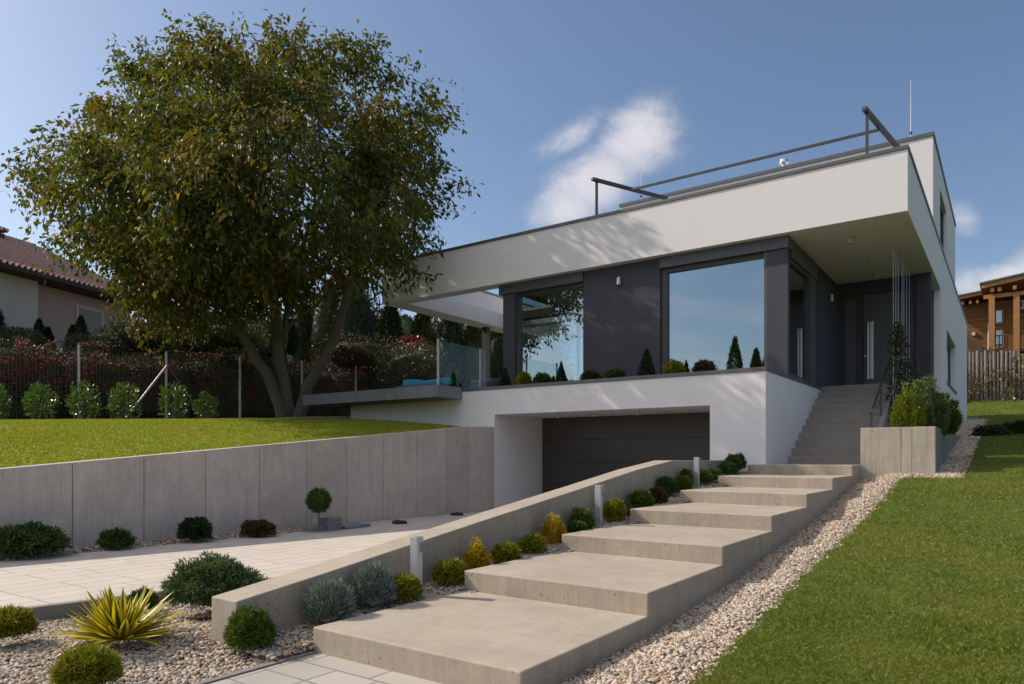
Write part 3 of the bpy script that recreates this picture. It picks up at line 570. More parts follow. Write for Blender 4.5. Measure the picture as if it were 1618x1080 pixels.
# roof slab, fascias, pergola frame
b = MB().box(-15.71, XR, 15.18, 15.61, 6.2, 7.375).box(-1.9, XR, 15.61, 37.0, 6.203, 7.375).box(-15.71, -15.3, 15.61, 24, 6.2, 7.375).box(-15.3, -15.03, 15.61, 24, 6.203, 6.72)
b.box(-15.03, -11.4, 20.6, 21.0, 6.203, 6.8).box(-15.3, -11.4, 23.6, 24, 6.203, 7.375).box(-11.4, -1.9, 36.6, 37, 6.5, 7.375).build('roof_fascia', WS, H)
MB().box(-11.4, -1.9, 15.61, 36.7, 6.2, 6.5).build('soffit', 'white_soffit', H)
MB().box(-11.4, -1.9, 15.61, 36.6, 6.5, 6.85).build('roof', 'roof_felt', H)
MB().box(-15.73, XR + .02, 15.155, 15.63, 7.378, 7.45).box(-1.92, XR + .025, 15.63, 37.02, 7.378, 7.45).box(-15.73, -15.28, 15.63, 24, 7.378, 7.45).build('parapet_cap', 'zinc_cap', H, bevel=.004)
MB().box(-15.55, -15.33, 19.95, 20.15, 3.2, 6.203).build('column', 'dark_frame', H)
MB().box(-14.2, -11.45, 19.7, 20.1, 6.25, 6.5).build('awning_box', 'brown_fascia', H)

# roof lamps under the canopy
for y in (16.31, 18.03, 19.95): MB().box(-2.83, -2.73, y - .05, y + .05, 6.06, 6.2).build('ceiling_lamp', 'galvanised', H, bevel=.005)
def wall_lamp(x, y, z, ax):
    q = MB().tube([(x, y, z - .09), (x, y, z + .09)], .05, 16).build('wall_lamp', 'galvanised', H)
    box('bracket', 'black_metal', q, x - (.05 if ax == 'x' else .02), x + .02, y - .02, y + (.02 if ax == 'x' else .07), z - .05, z + .03)
wall_lamp(-7.76, 15.36, 5.80, 'y'); wall_lamp(-3.78, 19.5, 5.62, 'x')
# upper storey
UV = MB().box(-10.94, -1.70, 21.75, 22.0, 6.85, 10.10).box(-10.94, -1.70, 30.6, 30.85, 6.85, 10.1).box(-10.94, -10.7, 22, 30.6, 6.85, 10.1).box(-1.95, -1.70, 22.0, 24.0, 6.85, 10.1)
UV.box(-1.95, -1.70, 26.5, 30.6, 6.85, 10.1).box(-1.95, -1.70, 24.0, 26.5, 9.4, 10.1).box(-10.7, -1.95, 22, 30.6, 9.8, 10.0).build('upper_wall', WS, H)
MB().box(-10.97, -1.67, 21.72, 22.05, 10.103, 10.20).box(-10.97, -1.67, 30.55, 30.88, 10.103, 10.20).box(-1.98, -1.67, 22.05, 30.55, 10.103, 10.20).box(-10.97, -10.66, 22.05, 30.55, 10.103, 10.20).build('parapet_cap', 'zinc_cap', H)
sw = MB().box(-1.86, -1.78, 24, 24.1, 6.9, 9.4).box(-1.86, -1.78, 26.4, 26.5, 6.9, 9.4).box(-1.86, -1.78, 24.1, 26.4, 9.28, 9.4).build('window', 'dark_frame', H); box('pane', 'window_glass', sw, -1.83, -1.82, 24.09, 26.41, 6.9, 9.3)
ch = MB().tube([(-5.85, 23, 9.9), (-5.85, 23, 10.80)], .07, 14).build('chimney', 'steel', H); MB().tube([(-5.85, 23, 10.80), (-5.85, 23, 10.90)], [.15, .12], 14).build('cowl', 'steel', ch)
for x, y, z0, z1 in ((-2.26, 22.2, 10.1, 11.95), (-10.37, 22.2, 10.1, 11.75)):
    lr = MB().tube([(x, y, z0), (x, y, z0 + (z1 - z0) * .5), (x, y, z1)], [.016, .012, .006], 6).build('lightning_rod', 'galvanised', H); box('clamp', 'black_metal', lr, x - .03, x + .03, y - .03, y + .03, z0 + .35, z0 + .42)
# awning frame on the roof
fr = MB().bar((-8.36, 15.12, 8.335), (-7.4, 17.4, 8.335), .09, .07).build('awning_arm', 'black_metal', H); MB().bar((-2.335, 15.12, 8.33), (-2.03, 17.5, 8.33), .09, .07).build('awning_arm', 'black_metal', H)
MB().bar((-7.80, 16.15, 8.27), (-2.22, 16.15, 8.27), .05, .05).build('awning_tube', 'black_metal', H)
for x in (-8.33, -2.31): box('awning_post', 'black_metal', H, x - .025, x + .025, 15.26, 15.31, 7.44, 8.31)
# glass balustrade
for i, (ya, yb) in enumerate(((12.85, 14.45), (14.50, 16.1))): box('glass_panel', 'rail_glass', H, -11.345, -11.333, ya, yb, 3.2, 4.36)
box('rail_post', 'galvanised', H, -11.36, -11.32, 12.80, 12.84, 3.2, 4.40); box('rail_post', 'galvanised', H, -11.36, -11.32, 14.455, 14.495, 3.2, 4.36)
# cables for climbers
for y in (17.3, 17.72, 18.12, 18.82, 19.16, 19.7, 20.26):
    q = MB().tube([(-2.1, y, 2.0), (-2.1, y, 6.15)], .0045, 6).build('climber_cable', 'steel', H); box('anchor', 'galvanised', q, -2.115, -2.085, y - .015, y + .015, 6.08, 6.199)
# interior seen through the panes
MB().box(-11.1, -4.15, 15.75, 24, 3.0, 3.2).build('inner_floor', 'inner_floor', H)
MB().box(-11.1, -4.2, 23.8, 24.0, 3.2, 6.2).box(-7.9, -7.75, 18.0, 23.8, 3.2, 6.2).build('inner_wall', 'inner_plaster', H)
MB().box(-6.9, -5.2, 21.8, 22.6, 3.2, 4.15).box(-7.6, -4.6, 23.3, 23.8, 4.8, 5.6).build('kitchen_unit', 'white_plastic', H, bevel=.01)
MB().box(-6.4, -4.9, 17.6, 18.6, 3.9, 3.96).box(-6.3, -6.22, 17.7, 17.78, 3.2, 3.9).box(-5.08, -5.0, 17.7, 17.78, 3.2, 3.9).box(-6.3, -6.22, 18.4, 18.48, 3.2, 3.9).box(-5.08, -5.0, 18.4, 18.48, 3.2, 3.9).build('dining_table', 'larch_dark', H)
b = MB().box(-6.3, -5.0, 18.0, 18.1, 4.95, 5.1)
for x in lin(-6.2, -5.1, 8): b.tube([(x, 18.05, 4.95), (x, 18.05, 4.7)], .02, 6).tube([(x, 18.05, 5.1), (x, 18.05, 6.19)], .004, 4)
b.build('pendant_lamp', 'galvanised', H)
MB().box(-10.6, -8.6, 19.8, 20.7, 3.2, 3.62).box(-10.6, -8.6, 20.6, 20.8, 3.62, 4.0).build('sofa', 'white_plastic', H, bevel=.04)

# ------------------------------------------------------------------ terrace furniture
lg = empty('lounger', (-12.3, 13.1, 3.275), 'dark lounger with turquoise cushions at the corner of the cantilevered terrace', 'lounger')
MB().box(-12.95, -11.5, 12.95, 13.55, 3.275, 3.34).build('base', 'grey_rattan', lg, bevel=.02)
for x0, x1, z, tl in ((-12.75, -12.1, 3.40, .1), (-12.12, -11.45, 3.38, -.06)):
    MB().hexa([(x0, 13.0, z - .07), (x1, 13.0, z - .07), (x1, 13.5, z - .03), (x0, 13.5, z - .03)], [(x0 + .03, 13.0, z + .06 + tl * .5), (x1 - .03, 13.0, z + .06 - tl * .5), (x1, 13.5, z + .12 - tl * .5), (x0, 13.5, z + .12 + tl * .5)]).build('cushion', 'blue_cloth', lg, bevel=.05, ).modifiers[0].segments = 4
sf = empty('garden_sofa', (-11.75, 15.6, 3.17), 'low grey box sofa on the terrace behind the glass rail', 'sofa')
MB().box(-12.3, -11.42, 15.2, 16.4, 3.172, 3.55).build('base', 'grey_rattan', sf, bevel=.02); MB().box(-12.3, -11.42, 16.2, 16.42, 3.555, 3.80).build('backrest', 'grey_rattan', sf, bevel=.03); MB().box(-12.28, -11.5, 15.22, 16.18, 3.555, 3.66).build('cushion', 'slab_concrete', sf, bevel=.04)

SCALED[0] = False
# ------------------------------------------------------------------ bollard lights
def bollard(x, y, z0, z1):
    o = empty('bollard_light', (x, y, z0)); t = .045
    MB().box(x - t, x + t, y - t, y - t + .035, z0 - .05, z1 - .055).build('front_plate', 'bollard_metal', o, bevel=.003)
    MB().box(x - t, x + t - .012, y - t + .035, y + t, z0 - .05, z1 - .055 - .10).build('body', 'bollard_metal', o, bevel=.003)
    MB().box(x - t, x - t + .03, y - t + .035, y + t, z1 - .155, z1 - .055).build('head_back', 'lamp_lens', o)
    MB().box(x - t - .001, x + t + .001, y - t - .001, y + t + .001, z1 - .055, z1).build('cap', 'bollard_metal', o, bevel=.003); return o
for args, lb in (((-4.68, 4.98, .16, .76), 'square aluminium bollard light beside the lowest broad step, nearest of three'),
                 ((-4.68, 8.66, .55, 1.135), 'square aluminium bollard light between yellow shrubs and green globes, middle of three'),
                 ((-4.68, 12.40, .95, 1.521), 'square aluminium bollard light near the top of the garden steps, farthest of three')):
    tag(bollard(*args), lb, 'bollard light', 'bollard lights along the steps')

# ------------------------------------------------------------------ plants
def shell_leaves(c, r, n, L, Wd, out=.8, up=.3, rnd=.5, jitter=.34, bottom=-.4, lump=.12, seed=1):
    d = rdir(n * 2); d = d[d[:, 2] > bottom][:n]; n = len(d); k = (1 - jitter * U(0, 1, n) ** 1.2) * (1 + lump * vnoise(d, 4, seed))
    P = np.array(c) + d * np.array(r) * k[:, None]; D = unit(d * out + np.array([0, 0, up]) + RNG.normal(0, rnd, (n, 3)))
    return leaf_mesh(P, D, rdir(n), L * U(.6, 1.3, n), Wd * U(.7, 1.3, n))
def core(c, r, lump=.1, seed=1, sub=3, k=.80):
    v, f = ico(sub); v = v * (k * (1 + lump * vnoise(v, 4, seed)))[:, None] * np.array(r) + np.array(c); return v, f
def join(parts):
    """parts: list of (V,F) -> lists padded to quads"""
    V = []; F = []; o = 0
    for v, f in parts:
        f = np.asarray(f)
        if f.shape[1] == 3: f = np.column_stack([f, f[:, 2]])
        V.append(v); F.append(f + o); o += len(v)
    return np.concatenate(V), np.concatenate(F)
def pymesh(name, parts, smooth=False):
    tri = [(v, f) for v, f in parts if np.asarray(f).shape[1] == 3]; quad = [(v, f) for v, f in parts if np.asarray(f).shape[1] == 4]
    V = []; F = []; tot = []; o = 0
    for v, f in tri + quad: V.append(v); F.append((np.asarray(f) + o).ravel()); tot.append(np.full(len(f), np.asarray(f).shape[1], np.int32)); o += len(v)
    V = np.concatenate(V).astype(np.float32); F = np.concatenate(F).astype(np.int32); tot = np.concatenate(tot); me = bpy.data.meshes.new(name)
    me.vertices.add(len(V)); me.vertices.foreach_set('co', V.ravel()); me.loops.add(len(F)); me.loops.foreach_set('vertex_index', F); me.polygons.add(len(tot))
    me.polygons.foreach_set('loop_start', np.concatenate([[0], np.cumsum(tot)[:-1]]).astype(np.int32)); me.polygons.foreach_set('loop_total', tot); me.update(calc_edges=True); me.validate(); return me
SEED = [0]
def globe(x, y, z, w, h, mat, label, name='globe_shrub', cat='shrub', n=2600, L=.058, Wd=.014, group=None, **kw):
    SEED[0] += 1; c = (x, y, z + h * .46); r = (w / 2, w / 2, h * .54)
    if name == 'globe_shrub': kw.setdefault('lump', .26); w *= U(.92, 1.12)
    kw = {'seed': SEED[0], 'rnd': .75, 'lump': .18, **kw}; parts = [core(c, np.array(r), .18, SEED[0], 3, .58), shell_leaves(c, r, n, L, Wd, **kw), shell_leaves(c, np.array(r) * .80, n, L, Wd * 1.2, **kw)]
    return tag(link(pymesh(name, parts), name, mat, None, (x, y, z)), label, cat, group)
def plumes(name, x, y, z, w, h, mat, label, m=16, n=420, L=.07, Wd=.018, spread=.5, core_k=.5, seed=0, group=None):
    rg = np.random.default_rng(seed); parts = []
    for i in range(m):
        a = rg.uniform(0, 6.283); q = math.sqrt((i + .5) / m); lean = np.array([math.cos(a) * spread * q, math.sin(a) * spread * q, 1.0]); lean /= np.linalg.norm(lean)
        hl = h * (1.04 - .60 * q) * rg.uniform(.85, 1.05); b0 = np.array([x + math.cos(a) * w * .30 * q, y + math.sin(a) * w * .30 * q, z]); rr = w * rg.uniform(.13, .2)
        t = rg.uniform(.05, 1, n) ** .8; aa = rg.uniform(0, 6.283, n); rad = rr * (1 - t ** 2.2) ** .7 * rg.uniform(.35, 1.1, n) + .01
        P = b0 + lean * (t * hl)[:, None] + np.column_stack([np.cos(aa) * rad, np.sin(aa) * rad, rg.normal(0, .01, n)])
        D = lean * .9 + np.column_stack([np.cos(aa), np.sin(aa), np.zeros(n)]) * .75 + rg.normal(0, .3, (n, 3)); parts.append(leaf_mesh(P, D, unit(rg.normal(size=(n, 3))), L * rg.uniform(.6, 1.3, n), Wd * rg.uniform(.7, 1.3, n)))
    v, f = ico(3); v = v * np.array([w * .36 * core_k / .5, w * .36 * core_k / .5, h * .40]) * (1 + .15 * vnoise(v, 3, seed))[:, None] + np.array([x, y, z + h * .38]); parts.append((v, f))
    return tag(link(pymesh(name, parts), name, mat, None, (x, y, z)), label, 'shrub' if name == 'yellow_conifer' else 'conifer', group)
T = 'small shrubs between low wall and garden steps'
globe(-4.85, 3.27, .0, .30, .31, 'thuja_green', 'dense dark green globe shrub in front of the low end of the sloping wall', n=5200, L=.052, Wd=.009)
def lavender(x, y, z, w, h, label):
    c = (x, y, z + h * .38); a = shell_leaves(c, (w / 2 * .95, w / 2 * .95, h * .55), 2600, .075, .0085, .8, .75, .28, .35, -.35, .10, 5 + x)
    b = shell_leaves(c, (w / 2 * .8, w / 2 * .8, h * .45), 1600, .07, .009, .8, .6, .3, .35, -.4, .1, 3); k = core(c, (w / 2, w / 2, h * .5), .1, 4, 3, .62)
    tag(link(pymesh('lavender_bush', [k, a, b]), 'lavender_bush', 'lavender_leaf', None, (x, y, z)), label, 'shrub', T)
lavender(-4.74, 3.95, .08, .40, .40, 'silvery grey lavender bush, the lower of two beside the lowest broad step')
lavender(-4.76, 4.48, .13, .38, .42, 'silvery grey lavender bush against the low wall, the one farther from the camera')
globe(-4.70, 4.83, .15, .29, .23, 'thuja_gold', 'low golden green globe shrub just left of the nearest bollard', group=T, name='globe_thuja')
globe(-4.68, 5.47, .21, .29, .25, 'thuja_gold', 'golden green globe shrub just right of the nearest bollard', group=T, name='globe_thuja')
plumes('yellow_conifer', -4.72, 5.95, .25, .30, .43, 'thuja_yellow', 'upright bright yellow conifer nearest to the camera, behind the second broad step', 16, 170, .045, .012, .22, .30, 5, T)
globe(-4.66, 6.42, .32, .28, .21, 'thuja_gold', 'golden globe shrub right of the nearer yellow conifer', group=T, name='globe_thuja')
globe(-4.67, 6.98, .37, .28, .20, 'thuja_gold', 'flat golden globe shrub left of the farther yellow conifer', group=T, name='globe_thuja')
plumes('yellow_conifer', -4.72, 7.52, .40, .30, .46, 'thuja_yellow', 'upright orange yellow conifer farther up the steps', 16, 170, .045, .012, .22, .30, 6, T)
globe(-4.60, 7.90, .46, .24, .20, 'thuja_dark', 'low dark green shrub right behind the farther yellow conifer', group=T)
globe(-4.74, 8.27, .50, .30, .31, 'thuja_green', 'loose bright green shrub left of the middle bollard', group=T, lump=.25, rnd=.9)
globe(-4.62, 9.02, .58, .28, .32, 'thuja_gold', 'upright yellow green shrub right behind the middle bollard', group=T, lump=.2)
globe(-4.72, 9.45, .63, .26, .21, 'juniper_leaf', 'small loose grey green shrub past the middle bollard', group=T, lump=.3, rnd=.9)
globe(-4.72, 10.10, .70, .38, .28, 'thuja_green', 'round green globe shrub in the middle of the upper row', group=T, name='globe_thuja')
globe(-4.68, 10.62, .76, .26, .24, 'bronze_leaf', 'small reddish brown shrub between two green globes in the strip', group=T)
globe(-4.78, 11.25, .84, .32, .33, 'thuja_dark', 'taller dark green globe shrub next to the reddish shrub', group=T, name='globe_thuja')
globe(-4.72, 11.78, .90, .30, .27, 'thuja_green', 'green globe shrub a little left of the farthest bollard', group=T, name='globe_thuja')
globe(-4.80, 12.15, .94, .22, .34, 'thuja_dark', 'dark shrub hidden partly behind the farthest bollard', group=T)
globe(-4.66, 12.72, 1.0, .28, .26, 'thuja_green', 'green globe shrub just right of the farthest bollard', group=T, name='globe_thuja')
globe(-4.62, 13.1, 1.05, .22, .24, 'juniper_leaf', 'small pale shrub near the top of the planted strip', group=T)
globe(-4.62, 13.9, 1.14, .34, .26, 'thuja_dark', 'dark globe shrub where the low wall meets the white house wall', group=T, name='globe_thuja')
globe(-4.66, 14.35, 1.18, .30, .36, 'thuja_dark', 'dark bushy shrub against the white pier beside the topmost broad step', group=T, lump=.25)
globe(-4.62, 14.62, 1.2, .24, .36, 'thuja_dark', 'dark round shrub closest to the corner of the white house wall', group=T)
globe(-6.20, 3.78, .05, .80, .50, 'juniper_leaf', 'wide feathery green juniper bush behind the low end of the sloping wall', name='juniper_bush', n=9000, L=.06, Wd=.012, lump=.28, rnd=.7)
globe(-6.72, 2.28, .02, .36, .25, 'thuja_gold', 'golden green globe shrub cut by the left edge of the photo', n=5200, L=.048, Wd=.009, name='globe_thuja')
globe(-4.92, 2.12, .0, .36, .27, 'thuja_gold', 'yellow green globe shrub at the very front below the spiky yucca', n=6500, L=.048, Wd=.008, name='globe_thuja')
globe(-6.85, 3.45, .04, .20, .17, 'thuja_green', 'tiny green tuft behind the spiky yucca near the driveway kerb')
# yucca
def yucca(x, y, z):
    V = []; F = []; mi = []; rr = random.Random(3)
    for i in range(125):
        a = rr.uniform(0, 6.283); t = rr.random(); e = R(12 + 70 * t ** 1.2); L = rr.uniform(.34, .54) * (1.08 - .2 * t); w = rr.uniform(.028, .042)
        d0 = Vector((math.cos(a) * math.cos(e), math.sin(a) * math.cos(e), math.sin(e))); side = Vector((-math.sin(a), math.cos(a), 0)); pts = []
        p = Vector((x, y, z + .03)) + Vector((math.cos(a), math.sin(a), 0)) * .02; drop = rr.uniform(.02, .5) * (1.2 - t) * (2.2 if rr.random() < .12 else 1); n = 7
        d = d0.copy()
        for k in range(n + 1):
            f = k / n; ww = w * (.55 + .6 * math.sin(min(1, f * 1.6) * 1.57)) * (1 - f ** 2.6); up = side.cross(d).normalized()
            for q in (-1, -.36, 0, .36, 1): pts.append(p + side * (ww * q) + up * (abs(q) * ww * .35))
            p = p + d * (L / n); d = (d + Vector((0, 0, -drop / n))).normalized()
        b = len(V); V += pts
        for k in range(n):
            for q in range(4): F.append([b + 5 * k + q, b + 5 * k + q + 1, b + 5 * k + q + 6, b + 5 * k + q + 5]); mi.append(1 if q in (0, 3) else 0)
    me = npmesh('yucca', np.array([list(v) for v in V]), np.array(F), True, mi)
    tag(link(me, 'yucca', ['sword_green', 'sword_yellow'], None, (x, y, z)), 'spiky variegated yucca with yellow edged sword leaves in the pebble bed', 'plant')
yucca(-5.86, 2.78, .03)
SCALED[0] = True
D_ = 'shrubs along the high retaining wall'
globe(-10.42, 3.75, .2, .85, .42, 'thuja_dark', 'broad dark green shrub, leftmost against the high concrete wall', n=5000, L=.07, Wd=.02, group=D_, lump=.25)
globe(-10.28, 4.80, .2, .36, .27, 'thuja_dark', 'low two humped dark shrub, second from the left along the high wall', n=2500, L=.06, Wd=.018, group=D_, lump=.4)
globe(-10.18, 5.92, .2, .45, .38, 'cypress_leaf', 'round dark green shrub, third from the left along the high wall', n=3000, L=.06, Wd=.018, group=D_, lump=.2)
globe(-10.02, 6.90, .2, .50, .28, 'bronze_leaf', 'reddish brown mounded shrub along the high wall', n=3000, L=.05, Wd=.018, group=D_)
# lollipop tree
tr = empty('topiary_tree', (-9.79, 7.95, .22), 'small lollipop tree with a green ball crown beside stacked paving blocks', 'tree')
MB().tube([(-9.79, 7.95, .2), (-9.785, 7.95, .42), (-9.79, 7.95, .62)], [.017, .014, .012], 8).build('trunk', 'twig', tr)
c = (-9.79, 7.95, .77); link(pymesh('crown', [core(c, (.19, .19, .19), .06, 3, 3, .8), shell_leaves(c, (.195, .195, .195), 2600, .05, .015, bottom=-1.0, lump=.05)]), 'crown', 'thuja_dark', tr)
for bx, lb in (((-10.05, -9.78, 7.80, 8.10, .22, .34), 'low stack of grey paving blocks left of the lollipop tree'), ((-9.98, -9.72, 8.12, 8.42, .22, .44), 'taller stack of grey paving blocks behind the lollipop tree'),):
    o = empty('paving_stack', ((bx[0] + bx[1]) / 2, (bx[2] + bx[3]) / 2, .22), lb, 'paving blocks'); z = bx[4]
    while z < bx[5] - .03: box('block', 'slab_concrete', o, bx[0] + random.uniform(-.01, .01), bx[1] + random.uniform(-.01, .01), bx[2], bx[3], z, z + .055, bevel=.006); z += .058
tag(box('paving_slab', 'slab_concrete', None, -10.2, -9.72, 8.5, 9.1, .23, .285, bevel=.008, org=(-9.9, 8.8, .23)), 'flat grey slab lying on the driveway right of the block stacks', 'slab')
for (x, y, lb) in ((-9.72, 9.85, 'crumpled black fabric left on the driveway nearer the lollipop tree'), (-10.05, 12.0, 'small black fabric heap on the driveway nearer the garage')):
    v, f = ico(3); v = v * (1 + .35 * vnoise(v, 3, x))[:, None] * np.array((.15, .13, .055)) + np.array((x, y, .235)); tag(link(npmesh('black_cloth', v, f, True), 'black_cloth', 'rubber', None, (x, y, .23)), lb, 'cloth')
globe(-9.9, 13.4, .22, .35, .34, 'thuja_gold', 'yellow green shrub by the garage corner peeking over the low wall', name='globe_shrub', n=900) .location = (-5.55, 11.9, .25)
# ledge shrubs
E_ = 'small potted evergreens along the white ledge'
for x, w, h, m, lb, nm in [(-10.48, .24, .48, 'cypress_leaf', 'slim dark conifer at the far left end of the white ledge', 'dwarf_conifer'), (-9.9, .35, .40, 'thuja_gold', 'yellowish round shrub on the ledge under the left window', 'ledge_shrub'),
                           (-9.35, .44, .34, 'thuja_dark', 'spreading dark green shrub on the ledge under the left window', 'ledge_shrub'), (-8.81, .26, .50, 'cypress_leaf', 'upright dark conifer in front of the right part of the left window', 'dwarf_conifer'),
                           (-8.01, .44, .30, 'bronze_leaf', 'brownish cushion shrub at the left edge of the graphite wall panel', 'ledge_shrub'), (-7.37, .46, .29, 'thuja_dark', 'flat dark shrub under the wall lamp', 'ledge_shrub'),
                           (-6.59, .37, .60, 'cypress_leaf', 'pointed twin topped dark conifer left of the big window', 'dwarf_conifer'), (-5.95, .42, .38, 'thuja_gold', 'rounded olive shrub at the left corner of the big window', 'ledge_shrub'),
                           (-5.28, .45, .32, 'bronze_leaf', 'dark brown cushion shrub under the middle of the big window', 'ledge_shrub'), (-4.63, .33, .68, 'cypress_leaf', 'tallest dark conifer in front of the big window', 'dwarf_conifer'), (-4.2, .17, .42, 'cypress_leaf', 'thin dark conifer at the right corner of the ledge', 'dwarf_conifer')]:
    if nm == 'dwarf_conifer':
        n = 1500; t = U(0, 1, n); a = U(0, 6.283, n); rr = w / 2 * (1 - t ** 1.6) * (1 + .25 * np.sin(a * 2 + x * 3)) * U(.7, 1.05, n)
        P = np.column_stack([x + rr * np.cos(a), 14.4 + rr * np.sin(a), 3.22 + h * t * (1 + .12 * np.sin(a * 2 + x))]); D = np.column_stack([np.cos(a) * .45, np.sin(a) * .45, np.ones(n)]) + RNG.normal(0, .25, (n, 3))
        o = link(pymesh(nm, [leaf_mesh(P, D, rdir(n), .07 * U(.6, 1.2, n), .024)]), nm, m, None, (x, 14.4, 3.13)); tag(o, lb, 'shrub', E_)
    else: globe(x, 14.4, 3.22, w, h, m, lb, name=nm, n=1400, L=.06, Wd=.02, group=E_, lump=.2)
SCALED[0] = False
# planter conifers and climber
def conifer(name, x, y, z, w, h, mat, label, n=5000, L=.10, Wd=.022, group=None, cat='conifer', lump=.25, top=1.5, seed=0):
    t = U(0, 1, n) ** .85; a = U(0, 6.283, n); rr = w / 2 * np.minimum(1, (t + .12) * 4) * (1 - t ** top) ** .8 * (1 + lump * np.sin(a * 3 + t * 5 + seed) * np.sin(t * 17 + a * 2)) * U(.55, 1.05, n)
    P = np.column_stack([x + rr * np.cos(a), y + rr * np.sin(a), z + h * t]); D = np.column_stack([np.cos(a) * .7, np.sin(a) * .7, np.full(n, .8)]) + RNG.normal(0, .35, (n, 3))
    V, F = leaf_mesh(P, D, rdir(n), L * U(.6, 1.3, n), Wd * U(.7, 1.3, n)); tt = lin(0, .97, 14); cv_ = []; m_ = 12
    for t_ in tt:
        for k_ in range(m_): a_ = 6.283 * k_ / m_; r_ = .40 * w * min(1, (t_ + .12) * 4) * (1 - t_ ** top) ** .8 * (1 + .12 * math.sin(3 * a_ + 9 * t_)); cv_.append((x + r_ * math.cos(a_), y + r_ * math.sin(a_), z + h * t_))
    cf_ = [(i_ * m_ + k_, i_ * m_ + (k_ + 1) % m_, (i_ + 1) * m_ + (k_ + 1) % m_, (i_ + 1) * m_ + k_) for i_ in range(13) for k_ in range(m_)]
    o = link(pymesh(name, [(np.array(cv_), np.array(cf_)), (V, F)]), name, mat, None, (x, y, z)); return tag(o, label, cat, group)
plumes('golden_thuja', -1.70, 16.25, 1.95, .60, 1.08, 'planter_thuja', 'golden green thuja at the left of the concrete planter', 22, 420, .07, .02, .22, .30, 1)
plumes('grey_juniper', -1.48, 17.0, 1.95, .75, 1.40, 'planter_juniper', 'taller grey green juniper in the middle of the concrete planter', 26, 420, .10, .02, .30, .30, 2)
plumes('spreading_juniper', -1.33, 17.6, 1.95, .70, 1.05, 'thuja_green', 'dark spreading juniper hanging over the right side of the concrete planter', 24, 420, .12, .022, .55, .30, 3)
SCALED[0] = True
n = 1700; t = U(0, 1, n); P = np.column_stack([-2.02 + RNG.normal(0, .07 + .12 * (1 - t)), 17.3 + 1.5 * U(0, 1, n) ** 1.5 + RNG.normal(0, .12, n), 2.1 + 2.35 * t ** 1.25]); P[:, 1] = np.where(t > .75, 17.35 + RNG.normal(0, .14, n), P[:, 1])
cv = empty('climbing_plant', (-2.1, 17.6, 2.0), 'dark leafy climber growing up the steel cables beside the stairs', 'climbing plant')
V, F = leaf_mesh(P, rdir(n) + [0, 0, -.3], rdir(n), .075 * U(.6, 1.3, n), .055); link(npmesh('foliage', V, F), 'foliage', 'hedge_leaf', cv)
b = MB()
for k in range(5): b.tube([(-2.1 + random.uniform(-.1, .1), 17.3 + .3 * k, 2.0), (-2.1 + random.uniform(-.05, .05), 17.35 + .22 * k, 2.8), (-2.1, 17.35 + .12 * k, 3.4 + .2 * (4 - k))], .008, 5)
b.build('stem', 'twig', cv); SCALED[0] = False
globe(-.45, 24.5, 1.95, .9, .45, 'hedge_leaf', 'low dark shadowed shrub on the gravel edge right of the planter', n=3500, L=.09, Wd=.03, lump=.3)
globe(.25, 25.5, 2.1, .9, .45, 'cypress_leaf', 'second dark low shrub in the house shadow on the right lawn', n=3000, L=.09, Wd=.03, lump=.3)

SCALED[0] = True
# laurels by the fence
for i, (y, w, h, lb) in enumerate([(6.3, .75, .85, 'glossy green laurel cut by the left edge of the photo'), (7.18, .9, .98, 'glossy laurel left of the first fence post, second from the left'), (8.19, .95, .95, 'glossy laurel standing in front of the fence post, third from left'),
                                   (9.24, 1.0, .98, 'glossy laurel left of the braced fence post'), (10.54, .95, 1.02, 'glossy laurel right under the braced fence post'), (11.55, .75, .85, 'smallest laurel, nearest to the big tree')]):
    w *= .74 * U(.9, 1.12); h *= U(.9, 1.08); x = -19.25 + U(-.1, .1); z = float(z_west(x, y)); c = (x, y, z + h * .5); n = 620; r0 = np.random.default_rng(40 + i)
    d = rdir(n); k = U(.35, 1.0, n) ** .6 * (1 + .3 * vnoise(d, 3, i)); P = np.array(c) + d * np.array((w / 2, w / 2, h * .52)) * k[:, None]; V, F = leaf_mesh(P, unit(d + [0, 0, .7]) + RNG.normal(0, .5, (n, 3)), rdir(n), .115 * U(.6, 1.2, n), .045, .15)
    o = empty('laurel_bush', (x, y, z), lb, 'shrub', 'laurels planted along the wire fence'); link(npmesh('foliage', V, F), 'foliage', 'laurel_leaf', o)
    b = MB()
    for q in range(7): a = random.uniform(0, 6.28); b.tube([(x, y, z - .02), (x + .12 * w * math.cos(a), y + .12 * w * math.sin(a), z + h * .35), (x + .33 * w * math.cos(a), y + .33 * w * math.sin(a), z + h * .8)], [.012, .009, .004], 5)
    b.build('stem', 'twig', o)

# ------------------------------------------------------------------ wire fence
FX = -20.0; fe = empty('wire_fence', (FX, 10, 2.4), 'wire mesh fence with galvanised posts between the lawn and the hedge', 'fence')
fy = [-3.6, -1.2, 1.2, 3.6, 6.0, 8.39, 10.73, 13.11, 15.50, 17.94, 20.48, 23.05, 25.6]
for a, c in zip(fy[:-1], fy[1:]):
    za, zc = float(z_fence(a)), float(z_fence(c)); b = MB(); m = 28
    for i in range(m): f = (i + .5) / m; y = a + (c - a) * f; z = za + (zc - za) * f; b.box(FX - .0022, FX + .0022, y - .003, y + .003, z + .03, z + 1.95)
    for j in range(24): h = .04 + 1.9 * j / 23; b.bar((FX + .004, a, za + h), (FX + .004, c, zc + h), .004, .006)
    b.build('mesh_panel', 'wire', fe)
for y in fy:
    z = float(z_fence(y)); p = MB().tube([(FX + .04, y, z - .1), (FX + .04, y, z + 2.03)], .032, 10).build('post', 'galvanised', fe)
z = float(z_fence(10.73))
